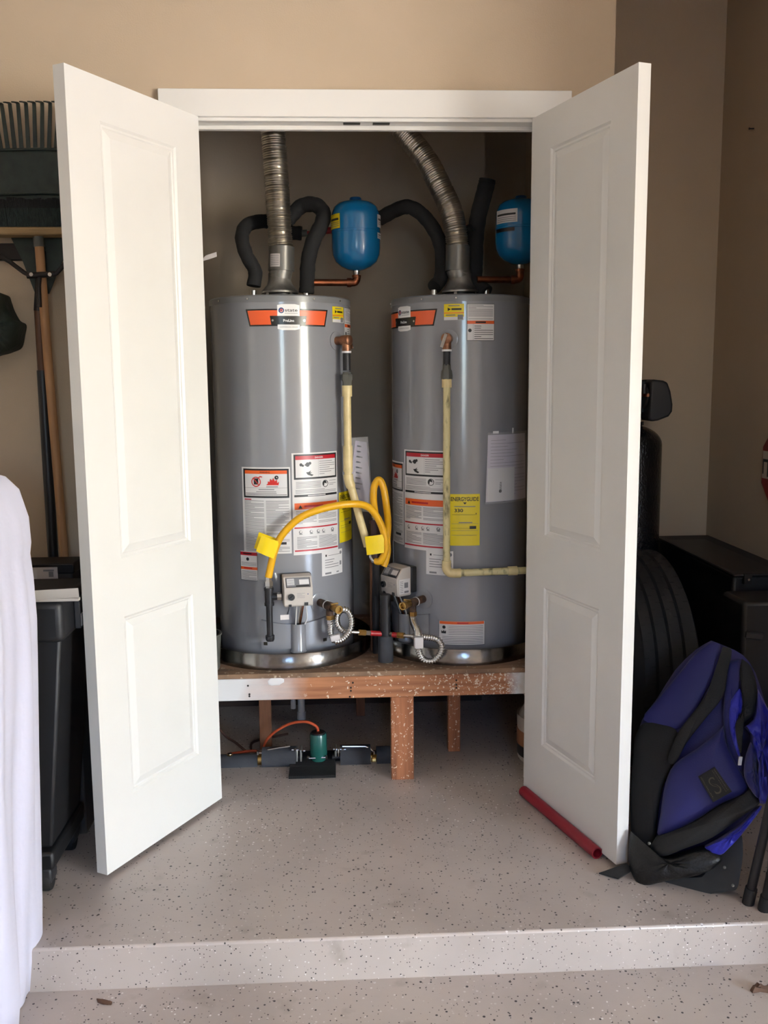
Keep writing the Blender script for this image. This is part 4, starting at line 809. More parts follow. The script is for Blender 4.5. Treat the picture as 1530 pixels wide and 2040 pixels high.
# ================================================================== under the platform: pump on insulated pipe
yP = .275
Pp = lambda px, py, y=yP: Yp(px, py, y)
zp = Pp(630, 1512).z
t = thing('insulated_floor_pipe', (Pp(560, 1540).x, yP, 0), 'grey foam-insulated pipe run along the floor beneath the wooden platform', 'pipe')
def seg(px0, px1, pyc, r, mt, name, parent, y=yP, s=20):
    m = MB(); a, b = Pp(px0, pyc, y), Pp(px1, pyc, y); b.z = a.z; m.cyl(a, b, r, mt, s); return m.build(name, parent)
RF = (Pp(560, 1490) - Pp(560, 1535)).length / 2
seg(425, 514, 1524, RF * .86, 'foam_grey', 'foam_sleeve', t); seg(523, 590, 1512, RF, 'foam_grey', 'foam_sleeve', t); seg(678, 738, 1508, RF, 'foam_grey', 'foam_sleeve', t); seg(750, 812, 1508, RF * .9, 'foam_grey', 'foam_sleeve', t)
seg(512, 526, 1514, .013, 'brass', 'bare_pipe', t); seg(588, 602, 1508, .013, 'iron_black', 'bare_pipe', t); seg(662, 680, 1508, .013, 'iron_black', 'bare_pipe', t); seg(736, 752, 1508, .013, 'brass', 'bare_pipe', t)
m = MB(); a = Pp(458, 1512); m.cyl(a, a + V3(0, 0, .018), .011, 'brass', 6); m.cyl(a + V3(0, 0, .012), a + V3(0, 0, .020), .008, 'steel', 8); m.build('fitting', t)
for (px, hpts, lab) in ((518, [(513, 1504), (514, 1500), (522, 1500), (534, 1494), (556, 1490), (578, 1487)], 'brass ball valve with its steel lever pointing at the green pump motor'), (745, [(750, 1502), (746, 1499), (735, 1490), (728, 1487), (705, 1487), (682, 1487)], 'brass ball valve with its steel lever next to the spattered post')):
    yy = yP - .012
    v = thing('ball_valve', Pp(px, 1530), lab, 'valve', 'ball valves on the floor pipe')
    m = MB(); c = Pp(px, 1513); m.lathe([(.012, -.018), (.016, -.016), (.016, -.010), (.021, -.006), (.021, .006), (.016, .010), (.016, .016), (.012, .018)], c, 'brass', 20, axis=(1, 0, 0)); m.cyl(c, c + V3(0, 0, .024), .0085, 'brass', 12); m.build('body', v)
    m = MB(); hp = [Pp(x, y_, yy) for x, y_ in hpts]; m.tube(hp, [.0028, .003, .0035, .0035, .0038, .0034], 'steel', 8); m.cyl(Pp(hpts[1][0], hpts[1][1], yy) - V3(0, 0, .006), Pp(hpts[1][0], hpts[1][1], yy) + V3(0, 0, .006), .005, 'steel', 6); m.build('lever', v)
t = thing('circulation_pump', (Pp(625, 1550).x, yP - .02, .004), 'green motor circulation pump with black foam casing on a small mat', 'pump')
pc = Pp(634, 1458); pz0 = Pp(634, 1510).z; Rm = (Pp(651, 1480) - Pp(617, 1480)).length / 2
m = MB(); m.lathe([(Rm * .9, 0), (Rm, .004), (Rm, pc.z - pz0 - .006), (Rm * .92, pc.z - pz0), (0, pc.z - pz0)], (pc.x, yP - .01, pz0), 'pump_green', 40); mo = m.build('motor', t)
m = MB(); m.lathe([(Rm * .80, 0), (Rm * .80, .004), (.01, .005)], (pc.x, yP - .01, pc.z), 'black_plastic', 32); m.build('motor_cap', mo)
m = MB(); a = Pp(614, 1511, yP - .035); b = Pp(650, 1509, yP - .035); m.cyl(a, b, .003, 'steel', 8); m.cyl(a - V3(0, 0, .005), a + V3(0, 0, .008), .004, 'steel', 6); m.cyl(b - V3(0, 0, .005), b + V3(0, 0, .008), .004, 'steel', 6); m.build('flange_bolt', t)
x0, x1 = Pp(577, 1530).x, Pp(668, 1530).x; z0, z1 = Pp(620, 1543).z, Pp(620, 1513).z
m = MB(); m.box((x0 + .003, yP - .06, .0105), (x1, yP + .05, z1), 'foam_black'); m.build('foam_casing', t, bevel=.016, seg=4)
for pxa, pxb, sg in ((590, 594, -1), (598, 602, -1), (667, 671, 1), (673, 676, 1)):
    m = MB(); a, b = Pp(pxa, 1508), Pp(pxb, 1508); m.box((a.x, yP - .024, .024 if sg > 0 else zp + .0), (b.x, yP + .024, Pp(600, 1489).z), 'galvanised'); m.build('flange', t, bevel=.002)
for px, py, w in ((588, 1494, 14), (603, 1496, 10), (668, 1493, 8), (683, 1493, 12), (683, 1534, 12)):
    m = MB(); a, b = Pp(px - w * .5, py, yP - .020), Pp(px + w * .5, py, yP - .020); m.cyl(a, b, .0035, 'steel', 8); m.cyl(a.lerp(b, .3), a.lerp(b, .65), .006, 'steel', 6); m.build('flange_bolt', t)
m = MB(); q0, q1 = Zp(575, 1552), Zp(669, 1551); m.box((q0.x, q0.y, 0), (q1.x, yP + .07, .010), 'rubber'); mt_ = tag(m.build('rubber_mat'), 'small ribbed black rubber mat on the floor under the pump', 'mat')
ORG[mt_.name] = Vector(mt_.location)
for i in range(24):
    f = (i + .5) / 24; x = q0.x + (q1.x - q0.x) * f; m = MB(); m.box((x - .0018, q0.y - .002, .001), (x + .0018, q0.y, .010), 'rubber_dark'); m.build('rib', mt_)
t = MB(); t.tube(catmull([V3(pc.x, yP - .01, pc.z + .0055), Pp(630, 1447, yP), Pp(610, 1438, yP + .01), Pp(580, 1441, yP + .03), Pp(552, 1455, yP + .05), Pp(533, 1472, yP + .07), Pp(525, 1490, yP + .08), Pp(522, 1515, yP + .09), V3(-.405, .365, .006), V3(-.50, .345, .006)], 8), .0048, 'cord_orange', 12); tag(t.build('power_cord'), 'orange power cord arching from the top of the green pump motor', 'cord')
t = MB(); t.tube(catmull([V3(-CX + .01, .5, .20), Pp(440, 1456, .45), Pp(470, 1480, .42), Pp(500, 1502, .38), V3(-.42, .44, .01), V3(-.30, .52, .006)], 8), .0045, 'cord_brown', 10); tag(t.build('power_cord'), 'thin brown cord sagging to the floor behind the insulated pipe', 'cord')
for px, r, py in ((600, .0135, 1432), (584, .008, 1411)):
    a = Yp(px, 1395, .62); b = Yp(px, py, .62); m = MB(); m.cyl(V3(a.x, .62, DK - .0175), V3(a.x, .62, b.z), r, 'pvc_white', 16); m.cyl(V3(a.x, .62, b.z), V3(a.x, .62, b.z + .03), r * 1.25, 'pvc_white', 16)
    tag(m.build('drain_stub'), 'thicker white plastic drain stub hanging under the platform deck' if r > .01 else 'thin white plastic drain stub hanging under the platform deck', 'pipe')
q = Zp(1036, 1522); r = .115; jc = V3(Zp(1032, 1512).x + r - .002, q.y + r * .45, 0)
jz = Yp(1036, 1410, jc.y - .03).z; m = MB()
m.lathe([(0, 0), (r * .93, 0), (r * .97, .006), (r * .97, .020)], jc, 'jug_white', 40); m.lathe([(r * .985, .020), (r * .985, .058)], jc, 'black_plastic', 40); m.lathe([(r, .058), (r, .110)], jc, 'jug_tan', 40)
m.lathe([(r * .985, .110), (r, .16), (r * .96, jz * .80), (r * .80, jz * .95), (r * .5, jz * 1.04), (r * .28, jz * 1.07), (r * .28, jz * 1.18), (0, jz * 1.18)], jc, 'jug_white', 40)
tag(m.build('canister'), 'white canister with tan and black bands on the floor behind the shaded door', 'canister')

# ================================================================== tools against the wall
t = thing('leaf_rake', (Yp(82, 600, -.05).x, -.05, 0), 'dark green leaf rake standing tines up against the beige wall', 'rake')
R_ = lambda px, py, y=-.05: Yp(px, py, y)
neck = R_(80, 585)
m = MB(); out = [(x, 300) for x in range(-58, 232, 24)]
poly = [R_(-62, 302)] + [R_(x, 296 + 4 * ((x - 84) / 150) ** 2) for x in range(-58, 240, 20)] + [R_(226, 330), R_(170, 430), R_(124, 520), R_(97, 585), R_(70, 585), R_(45, 520), R_(0, 430), R_(-58, 330)]
m.prism(poly, (0, .006, 0), 'rake_green'); fan = m.build('fan_plate', t)
for py, k in ((300, 1), (388, .62)):
    m = MB(); m.tube([R_(84 - 146 * k, py, -.054), R_(84, py - 3, -.054), R_(84 + 146 * k, py, -.054)], .004, 'rake_green', 8); m.build('cross_bar', fan)
for i in range(19):
    f = i - 9; xt = 84 + f * 16; xb = 84 + f * 13.6
    yt = 204 + .10 * f * f
    a, b, c, d = R_(xb, 300), R_(xt, yt + 6), R_(xt - 2, yt, -.056), R_(xt - 11, yt - 2, -.085)
    m = MB(); mid = a.lerp(b, .5); path = catmull([a, mid, b, c, d], 4); n = len(path)
    vs = []
    for j, p in enumerate(path):
        w = .0056 - .0018 * j / n; th = .0018
        up = V3(0, -1, .0) if j < n * .7 else V3(0, -.5, .8)
        vs += [p + V3(-w, 0, 0) - up * th, p + V3(w, 0, 0) - up * th, p + V3(w, 0, 0) + up * th, p + V3(-w, 0, 0) + up * th]
    fs = [(4 * j + k, 4 * j + (k + 1) % 4, 4 * j + 4 + (k + 1) % 4, 4 * j + 4 + k) for j in range(n - 1) for k in range(4)] + [(3, 2, 1, 0), (4 * n - 4, 4 * n - 3, 4 * n - 2, 4 * n - 1)]
    m.add(vs, fs, 'rake_green'); m.build('tine', t)
hx = R_(83, 700).x
m = MB(); m.tube([R_(84, 500, -.056), R_(80, 560, -.056), V3(hx, -.056, R_(80, 620).z)], [.010, .013, .0135], 'metal_dark', 16); m.build('socket', t)
m = MB(); m.cyl((hx, -.056, R_(80, 618).z), (hx, -.056, R_(80, 742).z), .0125, 'pole_brown', 16); m.build('handle', t)
m = MB(); m.cyl((hx, -.056, R_(80, 738).z), (hx, -.056, .004), .0150, 'black_plastic', 16); g = m.build('grip_sleeve', t); g['label'] = 'black plastic sleeve'

t = thing('push_broom', (Yp(140, 1500, -.12).x, -.12, 0), 'push broom standing head up against the wall, wooden handle and dark bristles', 'broom')
B_ = lambda px, py, y=-.115: Yp(px, py, y)
xa, xb = B_(-75, 462).x, B_(232, 462).x; zA, zB_, zC_, zD_ = B_(60, 471).z, B_(60, 455).z, B_(60, 420).z, B_(60, 402).z
m = MB(); m.box((xa, -.150, zA), (xb, -.085, zB_), 'pine'); m.build('head_block', t, bevel=.006)
m = MB(); rnd = random.Random(3)
for r in range(4):
    for i in range(64):
        x = xa + .012 + (xb - xa - .024) * i / 63 + rnd.uniform(-.002, .002); y = -.146 + r * .0185
        dx, dy = rnd.uniform(-.006, .006), (r - 1.5) * .006 + rnd.uniform(-.003, .003); h = rnd.uniform(-.004, .004); w = .0034
        for (za, zb2_, f0, f1, mt) in ((zB_ - .001, zC_, 0, .68, 'bristle'), (zC_, zD_ + h, .68, 1, 'bristle_black')):
            A_ = V3(x + dx * f0, y + dy * f0, za); E_ = V3(x + dx * f1, y + dy * f1, zb2_); wa, we = w * (1 + f0 * .6), w * (1 + f1 * .6)
            m.add([A_ + V3(-wa, -wa, 0), A_ + V3(wa, -wa, 0), A_ + V3(wa, wa, 0), A_ + V3(-wa, wa, 0), E_ + V3(-we, -we, 0), E_ + V3(we, -we, 0), E_ + V3(we, we, 0), E_ + V3(-we, we, 0)], [(0, 1, 5, 4), (1, 2, 6, 5), (2, 3, 7, 6), (3, 0, 4, 7), (4, 5, 6, 7)], mt)
tag(m.build('bristles', t), kind='stuff')
hp = [B_(76, 470), B_(79, 500), B_(96, 720, -.10), B_(128, 1105, -.08)]; dr = (hp[3] - hp[2]); e = hp[3] + dr * ((.02 - hp[3].z) / dr.z)
m = MB(); m.tube([hp[0], hp[1], hp[2], hp[3], e], .0125, 'pole_wood', 16); m.build('handle', t)
m = MB(); m.cyl(B_(76, 472), B_(78.5, 492), .0145, 'pvc_grey', 16); m.build('ferrule', t)
for q in ([(-6, 506), (20, 522), (48, 543), (60, 549)], [(140, 505), (128, 528), (112, 545), (100, 549)], [(79, 545), (77, 570), (79, 612)]):
    m = MB(); m.tube([B_(x, y_, -.135) for x, y_ in q], .006, 'metal_dark', 10); m.build('brace', t)
m = MB(); m.tube([B_(54, 549, -.135), B_(108, 546, -.135)], .0085, 'metal_dark', 10); cl = m.build('clamp', t)
for px in (63, 100):
    m = MB(); a = B_(px, 547, -.143); m.cyl(a, a + V3(0, -.005, 0), .0055, 'steel', 8); m.build('bolt', cl)
m = MB(); a, b = Yp(-90, 487, -.002), Yp(50, 520, -.002); m.box((a.x, -.024, b.z), (b.x, 0, a.z), 'metal_dark'); tag(m.build('tool_rail', bevel=.002), 'dark horizontal tool rail fixed to the wall behind the broom', 'rail')
pp = [Yp(x, y_, -.07) for x, y_ in ((-70, 602), (-30, 588), (0, 583), (8, 598), (14, 615), (26, 636), (39, 645), (36, 668), (30, 692), (14, 701), (-10, 708), (-70, 716))]; m = MB(); m.puff(catmull(pp + [pp[0]], 4)[:-1], (0, -1, 0), .05, .065, 'bag_green', rip=.003, seed=2, rings=(1, .97, .9, .8, .65, .45, .25))
tag(m.build('garden_bag'), 'dark green folded garden bag hung on the wall beside the tool handles', 'bag')

# ================================================================== rolling bin and what lies on it
t = thing('rolling_bin', (-1.02, -.40, 0), 'black plastic rolling bin with a thick rim and casters behind the white sheet', 'bin')
c0, c1 = Yp(104, 1690, -.50), Yp(126, 1275, -.50); yb = -.24; ztop = Yp(120, 1196, -.52).z; xl_ = -1.28
m = MB(); zb_ = c0.z
m.add([(xl_ + .02, -.50, zb_), (c0.x, -.50, zb_), (c0.x, yb, zb_), (xl_ + .02, yb, zb_), (xl_, -.515, c1.z + .02), (c1.x, -.515, c1.z + .02), (c1.x, yb, c1.z + .02), (xl_, yb, c1.z + .02)], [(0, 3, 2, 1), (0, 1, 5, 4), (1, 2, 6, 5), (2, 3, 7, 6), (3, 0, 4, 7), (4, 5, 6, 7)], 'bin_black'); m.build('body', t, bevel=.008)
m = MB(); m.box((xl_ - .01, -.535, c1.z), (c1.x + .012, yb + .0, ztop), 'bin_black'); m.build('rim', t, bevel=.018, seg=4)
m = MB(); m.box((c1.x + .012, -.44, c1.z + .012), (c1.x + .030, yb - .02, ztop - .02), 'dark_plastic'); h_ = m.build('side_handle', t, bevel=.004)
m = MB(); q = Xp(166, 1231, c1.x + .0305); m.box((c1.x + .030, q.y - .02, q.z - .016), (c1.x + .0315, q.y + .02, q.z + .016), 'paper'); m.build('side_tag', h_)
m = MB(); m.box((xl_ + .0, -.53, zb_ - .045), (c0.x + .012, yb + .0, zb_ + .002), 'bin_dark'); m.build('base_frame', t, bevel=.008)
for x, y_ in ((c0.x - .02, -.50), (xl_ + .05, -.50), (c0.x - .02, yb - .05), (xl_ + .05, yb - .05)):
    m = MB(); m.box((x - .022, y_ - .026, zb_ - .085), (x + .022, y_ + .026, zb_ - .044), 'dark_plastic'); cs = m.build('caster_fork', t, bevel=.006)
    rw = (zb_ - .06) / 2 + .004; m = MB(); m.lathe([(rw * .55, -.014), (rw * .92, -.016), (rw, -.010), (rw, .010), (rw * .92, .016), (rw * .55, .014)], (x, y_, rw), 'rubber', 28, axis=(1, 0, .0)); m.lathe([(0, -.013), (rw * .56, -.013), (rw * .56, .013), (0, .013)], (x, y_, rw), 'pvc_grey', 20, axis=(1, 0, 0)); m.build('wheel', cs)
yb2 = -.205; zt2 = Yp(110, 1122, yb2).z
t = thing('storage_box', (-1.03, -.13, 0), 'dark lidded storage box behind the rolling bin with a white label', 'box')
m = MB(); m.box((-1.22, yb2, 0), (-.845, -.112, zt2 - .02), 'cardboard_dark'); m.build('body', t, bevel=.004)
m = MB(); m.box((-1.228, yb2 - .006, zt2 - .03), (-.838, -.106, zt2), 'metal_dark'); m.build('box_lid', t, bevel=.004)
a, b = Yp(55, 1131, yb2 - .007), Yp(116, 1163, yb2 - .007); s = Sheet2D(lambda u, v, h: V3(a.x + (b.x - a.x) * u, yb2 - .0066 - h, b.z + (a.z - b.z) * v)); s.slab(0, 0, 1, 1, 'paper'); s.rect(.06, .2, .3, .86, 'label_white'); s.rect(.52, .76, .88, .86, 'ink_grey'); s.rect(.7, .42, .86, .74, 'ink_grey'); s.rect(.3, .15, .8, .2, 'ink_grey'); g = s.build('box_label', t)
zp_ = ztop + .001
m = MB(); pp = [Zp(60, 1196, zp_ + .004), Zp(158, 1192, zp_ + .004), Zp(156, 1173, zp_ + .03), Zp(68, 1178, zp_ + .03)]; m.prism(pp, (0, 0, .002), 'paper_shaded'); m.box((pp[0].x, pp[0].y + .02, ztop), (pp[1].x, pp[2].y, zp_ + .006), 'paper_shaded'); s = tag(m.build('paper_stack'), 'curled white papers lying on the rim of the black bin', 'paper')

# ================================================================== sheet-covered thing
t = MB(); sil = [(60, 1030), (65, 1080), (63, 1102), (70, 1150), (77, 1230), (79, 1330), (80, 1500), (84, 1700), (86, 1800), (87, 1880), (83, 1935), (72, 1985), (52, 2040)]
sil = [Yp(px, py, -.69) for px, py in sil]
lev = [(1.135, .20), (1.130, .12), (1.118, .065), (1.10, .030), (1.07, .010)] ; rows = []
for z, ins in lev: rows.append((z, sil[0].x - .004 - ins, ins))
for p in sil[0:]: rows.append((p.z, p.x, 0))
rows = sorted([r for r in rows if r[0] > ZL + .002], key=lambda r: -r[0]); rows.append((ZL + .002, rows[-1][1] - .012, .0))
nper = 150; vs = []
for j, (z, xr_, ins) in enumerate(rows):
    xl2, yf, ybk = -1.75 + ins, -.955 + ins * .8, -.66 - ins * .8; rc = .045 + ins * .3
    per = []
    def arc(cx_, cy_, a0, a1): return [(cx_ + rc * math.cos(math.radians(a0 + (a1 - a0) * i / 8)), cy_ + rc * math.sin(math.radians(a0 + (a1 - a0) * i / 8)), math.radians(a0 + (a1 - a0) * i / 8)) for i in range(9)]
    def lin(p, q, n, ang): return [(p[0] + (q[0] - p[0]) * (i + 1) / (n + 1), p[1] + (q[1] - p[1]) * (i + 1) / (n + 1), math.radians(ang)) for i in range(n)]
    per += arc(xr_ - rc, yf + rc, -90, 0) + lin((xr_, yf + rc), (xr_, ybk - rc), 22, 0) + arc(xr_ - rc, ybk - rc, 0, 90) + lin((xr_ - rc, ybk), (xl2 + rc, ybk), 20, 90) + arc(xl2 + rc, ybk - rc, 90, 180) + lin((xl2, ybk - rc), (xl2, yf + rc), 10, 180) + arc(xl2 + rc, yf + rc, 180, 270) + lin((xl2 + rc, yf), (xr_ - rc, yf), 44, 270)
    f = min(1, max(0, (1.1 - z) / .5))
    for k, (x, y_, an) in enumerate(per):
        d_ = f * (.009 * math.sin(k * .27 + 1.6 * z) + .004 * math.sin(k * .71 - 2.5 * z) + .004 * math.sin(k * .19 + 7 * z))
        if an <= math.radians(45) and an >= math.radians(-1) and y_ > -.75: d_ *= .25
        vs.append((x + d_ * math.cos(an), y_ + d_ * math.sin(an), z))
n = len(per); fs = [(j * n + k, j * n + (k + 1) % n, (j + 1) * n + (k + 1) % n, (j + 1) * n + k) for j in range(len(rows) - 1) for k in range(n)] + [tuple(range(n))]
t.add(vs, fs, 'sheet'); tag(t.build('draped_sheet', sharp=75), 'white cloth sheet draped over a tall object on the lower floor', 'cloth')

# ================================================================== recess: softener, tyre, bin
sc = V3(1.024, .715, 0); sr = .114; zd = Yp(1290, 846, .715).z; zsh = Yp(1316, 885, .715).z
t = thing('water_softener', sc, 'black fibreglass water softener tank with a grey control head', 'water softener')
m = MB(); m.lathe([(0, .0), (sr * 1.08, 0), (sr * 1.08, .10), (sr, .11)], sc, 'black_plastic', 40); m.build('base', t)
m = MB(); m.lathe([(sr, .10), (sr, zsh)] + [(sr * math.cos(math.radians(a_)), zsh + (zd - zsh) * math.sin(math.radians(a_))) for a_ in range(12, 80, 10)] + [(.045, zd), (.045, zd + .012), (0, zd + .012)], sc, 'softener_black', 56); m.build('tank', t)
Hh = lambda px, py, y_=.60: Yp(px, py, y_)
m = MB(); m.cyl(V3(sc.x, sc.y, zd + .005), V3(sc.x, sc.y, zd + .05), .035, 'black_plastic', 20); m.box((sc.x - .05, sc.y - .05, zd + .045), (sc.x + .045, sc.y + .05, zd + .17), 'black_plastic'); m.cyl(Hh(1280, 790, .66), Hh(1305, 790, .66), .045, 'black_plastic', 20); vb = m.build('valve_body', t, bevel=.006)
m = MB(); m.cyl(Hh(1283, 765, .64), Hh(1283, 785, .64), .012, 'black_plastic', 12); m.cyl(Hh(1290, 784, .63), Hh(1290, 790, .63), .02, 'copper', 12); m.build('inlet', vb)
m = MB(); hp_ = [(1297, 760), (1303, 756), (1322, 758), (1331, 762), (1337, 780), (1341, 806), (1340, 820), (1333, 830), (1312, 838), (1298, 840), (1292, 834), (1295, 800)]
m.prism([Hh(x, y_) for x, y_ in hp_], (0, .12, 0), 'dark_plastic'); m.build('control_head', t, bevel=.008, seg=3)
ph = math.radians(3); dv = V3(math.sin(ph), -math.cos(ph), 0); axv = V3(math.cos(ph), math.sin(ph), 0)
TR = .362; q = Yp(1258, 1096, .235); tcn = V3(q.x, .235, TR + .001)
tt_ = thing('car_tyre', (tcn.x, tcn.y, 0), 'black car tyre standing on its tread next to the black storage bin', 'tyre')
pr = [(.215, -.085), (.235, -.100), (.29, -.112), (.325, -.108), (.342, -.098)]
for g0 in (-.066, -.022, .022, .066):
    w_ = .0; pr += [(TR, g0 - .0215 + .006 - .0), (TR, g0 + .0155), (TR - .009, g0 + .0175), (TR - .009, g0 + .0255 - .003)] if g0 < .06 else [(TR, g0 - .0155), (TR, g0 + .0215)]
pr += [(.342, .098), (.325, .108), (.29, .112), (.235, .100), (.215, .085)]
m = MB(); m.lathe(pr, tcn, 'rubber', 96, axis=axv); m.build('casing', tt_, sharp=25)
for g0 in (-.066, -.022, .022, .066):      # tread blocks: sipes cut into each rib
    m = MB(); u = axv.cross(V3(0, 0, 1)).normalized()
    for i in range(90):
        a_ = 2 * math.pi * i / 90; o_ = u * math.cos(a_) + V3(0, 0, 1) * math.sin(a_); tg = axv.cross(o_); m.obox(tcn + o_ * (TR - .001) + axv * (g0 + (.012 if i % 2 else -.010)), (axv, tg, o_), (.0075, .0012, .0022), 'rubber_dark')
    tag(m.build('tread_sipes', tt_), kind='stuff')
# large black bin with a domed lid
t = thing('storage_bin', (1.26, .57, 0), 'large black storage bin with a sloped lid in the recess corner', 'bin')
yf_, yk_ = .07, .80; x0_, x1_ = 1.168, 1.378; zf = Yp(1440, 1143, yf_).z; zk = Yp(1400, 1083, .70).z
m = MB(); m.box((x0_, yf_ + .01, 0), (x1_ - .004, yk_, zf - .01), 'bin_dark'); m.build('body', t, bevel=.01)
m = MB(); m.add([(x0_ - .006, yf_ - .006, zf - .012), (x1_, yf_ - .006, zf - .012), (x1_, yk_ + .01, zf - .012), (x0_ - .006, yk_ + .01, zf - .012), (x0_ - .006, yf_ - .006, zf), (x1_, yf_ - .006, zf), (x1_, yk_ + .01, zf), (x0_ - .006, yk_ + .01, zf), (x0_ + .05, yf_ + .14, zk), (x1_ - .05, yf_ + .14, zk), (x1_ - .05, yk_ - .06, zk), (x0_ + .05, yk_ - .06, zk)],
    [(0, 3, 2, 1), (0, 1, 5, 4), (1, 2, 6, 5), (2, 3, 7, 6), (3, 0, 4, 7), (4, 5, 9, 8), (5, 6, 10, 9), (6, 7, 11, 10), (7, 4, 8, 11), (8, 9, 10, 11)], 'bin_black'); ld = m.build('bin_lid', t, bevel=.006)
m = MB(); q = Yp(1490, 1154, yf_ - .01); m.obox(V3(min(q.x, x1_ - .03), yf_ - .008, q.z), ((1, 0, 0), (0, 1, 0), (0, 0, 1)), (.012, .006, .016), 'metal_dark'); m.cyl(V3(min(q.x, x1_ - .03), yf_ - .018, q.z), V3(min(q.x, x1_ - .03), yf_ - .012, q.z), .004, 'steel', 10); m.build('latch', ld)
# dark case in front of it
m = MB(); a, b = Yp(1482, 1200, -.13), Yp(1600, 1480, -.13); m.box((a.x, -.13, 0), (XR - .012, .03, a.z), 'bin_dark'); cse = m.build('tool_case', bevel=.012); tag(cse, 'black tool case standing between the storage bin and the blue bag', 'case'); ORG[cse.name] = Vector(cse.location)
m = MB(); q = Yp(1503, 1267, -.135); m.obox(V3(q.x, -.134, q.z), ((1, 0, -.15), (0, 1, 0), (.15, 0, 1)), (.028, .005, .010), 'dark_plastic'); m.build('handle', cse, bevel=.003)
# sign and hook on the side wall
sx = XR - .0035; p0 = Xp(1520.5, 926, XR); so = .165; cy_, cz_ = p0.y - so * math.cos(math.radians(22.5)), p0.z
m = MB(); m.prism([V3(sx, cy_ + so * math.cos(math.radians(22.5 + 45 * i)), cz_ + so * math.sin(math.radians(22.5 + 45 * i))) for i in range(8)], (.003, 0, 0), 'sign_red'); sg_ = tag(m.build('wall_sign'), 'red octagonal sign with a white band on the side wall', 'sign'); ORG[sg_.name] = Vector(sg_.location)
s = Sheet2D(lambda u, v, h: V3(sx - .0002 - h, cy_ - u, cz_ + v)); e_ = so * math.cos(math.radians(22.5)); s.rect(-e_ + .004, -.045, e_ - .004, .050, 'sign_white'); s.rect(-e_ + .006, .012, -e_ + .05, .022, 'ink'); s.rect(-e_ + .04, -.038, -e_ + .05, .012, 'ink'); s.rect(-e_ + .006, -.03, -e_ + .014, .012, 'ink'); s.build('band', sg_)
q = Xp(1502, 256, XR); m = MB(); m.cyl(q, q - V3(.018, 0, 0), .0025, 'ink', 8); m.cyl(q - V3(.016, 0, 0), q - V3(.018, 0, 0), .004, 'ink', 8); tag(m.build('nail'), 'small dark nail in the bare side wall above the sign', 'nail')

# ================================================================== blue bag
def yb_(py): return -.33 + (py - 1275) / 505 * -.26
def G(px, py, off=0.): return Yp(px, py, yb_(py) + off - (px - 1400) * .0006)
t = thing('backpack', G(1370, 1780), 'blue and black wheeled backpack slumped against the tyre with a dark logo patch', 'bag')
nb = V3(-.35, -1, .42)
def piece(name, pts, off, h, back, mt, rip=0., seed=0, label=None, sm=3):
    pp = [G(x, y_, off) for x, y_ in pts]; pp = catmull(pp + [pp[0]], sm)[:-1] if sm else pp
    m = MB(); m.puff(pp, nb, h, back, mt, rip=rip, seed=seed); o = m.build(name, t, sharp=60)
    if label: o['label'] = label
    return o
piece('main_compartment', [(1417, 1276), (1447, 1288), (1480, 1305), (1505, 1340), (1524, 1400), (1545, 1470), (1550, 1560), (1510, 1600), (1470, 1660), (1420, 1700), (1330, 1730), (1272, 1745), (1252, 1715), (1262, 1640), (1283, 1560), (1270, 1480), (1279, 1434), (1310, 1390), (1345, 1335), (1385, 1295)], 0, .035, .20, 'fabric_blue_shaded', sm=2)
piece('back_panel', [(1264, 1470), (1284, 1440), (1345, 1452), (1352, 1500), (1320, 1570), (1306, 1660), (1300, 1690), (1262, 1690), (1256, 1600)], -.034, .012, .03, 'webbing', label='black padded back panel')
piece('top_flap', [(1417, 1278), (1438, 1290), (1428, 1340), (1400, 1390), (1380, 1430), (1345, 1452), (1282, 1434), (1310, 1393), (1352, 1342), (1385, 1302)], -.032, .012, .02, 'fabric_blue_shaded', label='blue top flap')
piece('side_strap', [(1440, 1288), (1458, 1296), (1448, 1345), (1440, 1388), (1405, 1432), (1368, 1480), (1345, 1520), (1330, 1512), (1350, 1460), (1392, 1405), (1420, 1360), (1432, 1320)], -.058, .006, .014, 'webbing', label='black strap')
piece('front_pocket', [(1442, 1444), (1447, 1480), (1466, 1520), (1490, 1566), (1478, 1585), (1440, 1600), (1380, 1638), (1314, 1669), (1316, 1620), (1326, 1560), (1344, 1522), (1390, 1490), (1425, 1462)], -.060, .030, .05, 'fabric_blue_shaded', label='blue front pocket')
piece('side_panel', [(1452, 1320), (1474, 1312), (1478, 1335), (1462, 1370), (1456, 1410), (1456, 1460), (1466, 1500), (1480, 1540), (1472, 1545), (1452, 1495), (1442, 1440), (1444, 1380)], -.050, .016, .03, 'fabric_blue_shaded', rip=.003, seed=4)
piece('zip_flap', [(1456, 1395), (1474, 1372), (1480, 1412), (1462, 1432), (1464, 1458), (1474, 1500), (1472, 1508), (1458, 1470), (1452, 1430)], -.066, .010, .02, 'fabric_blue_lit', rip=.004, seed=5)
piece('shoulder_strap', [(1478, 1312), (1496, 1328), (1508, 1366), (1506, 1400), (1500, 1424), (1482, 1440), (1474, 1462), (1478, 1490), (1474, 1500), (1466, 1462), (1466, 1440), (1480, 1410), (1478, 1370), (1474, 1340)], -.078, .008, .016, 'webbing', rip=.002, seed=6, label='black webbing shoulder strap')
piece('crumpled_sleeve', [(1510, 1372), (1530, 1412), (1548, 1440), (1550, 1590), (1530, 1598), (1514, 1600), (1505, 1560), (1510, 1530), (1500, 1500), (1498, 1460), (1486, 1446), (1505, 1430)], -.075, .040, .06, 'fabric_blue_lit', rip=.014, seed=7, sm=2, label='crumpled blue fabric with the light painted in')
piece('sleeve_tail', [(1496, 1478), (1506, 1500), (1508, 1540), (1514, 1570), (1512, 1590), (1500, 1580), (1484, 1548), (1486, 1510)], -.085, .020, .03, 'fabric_blue_shaded', rip=.006, seed=8)
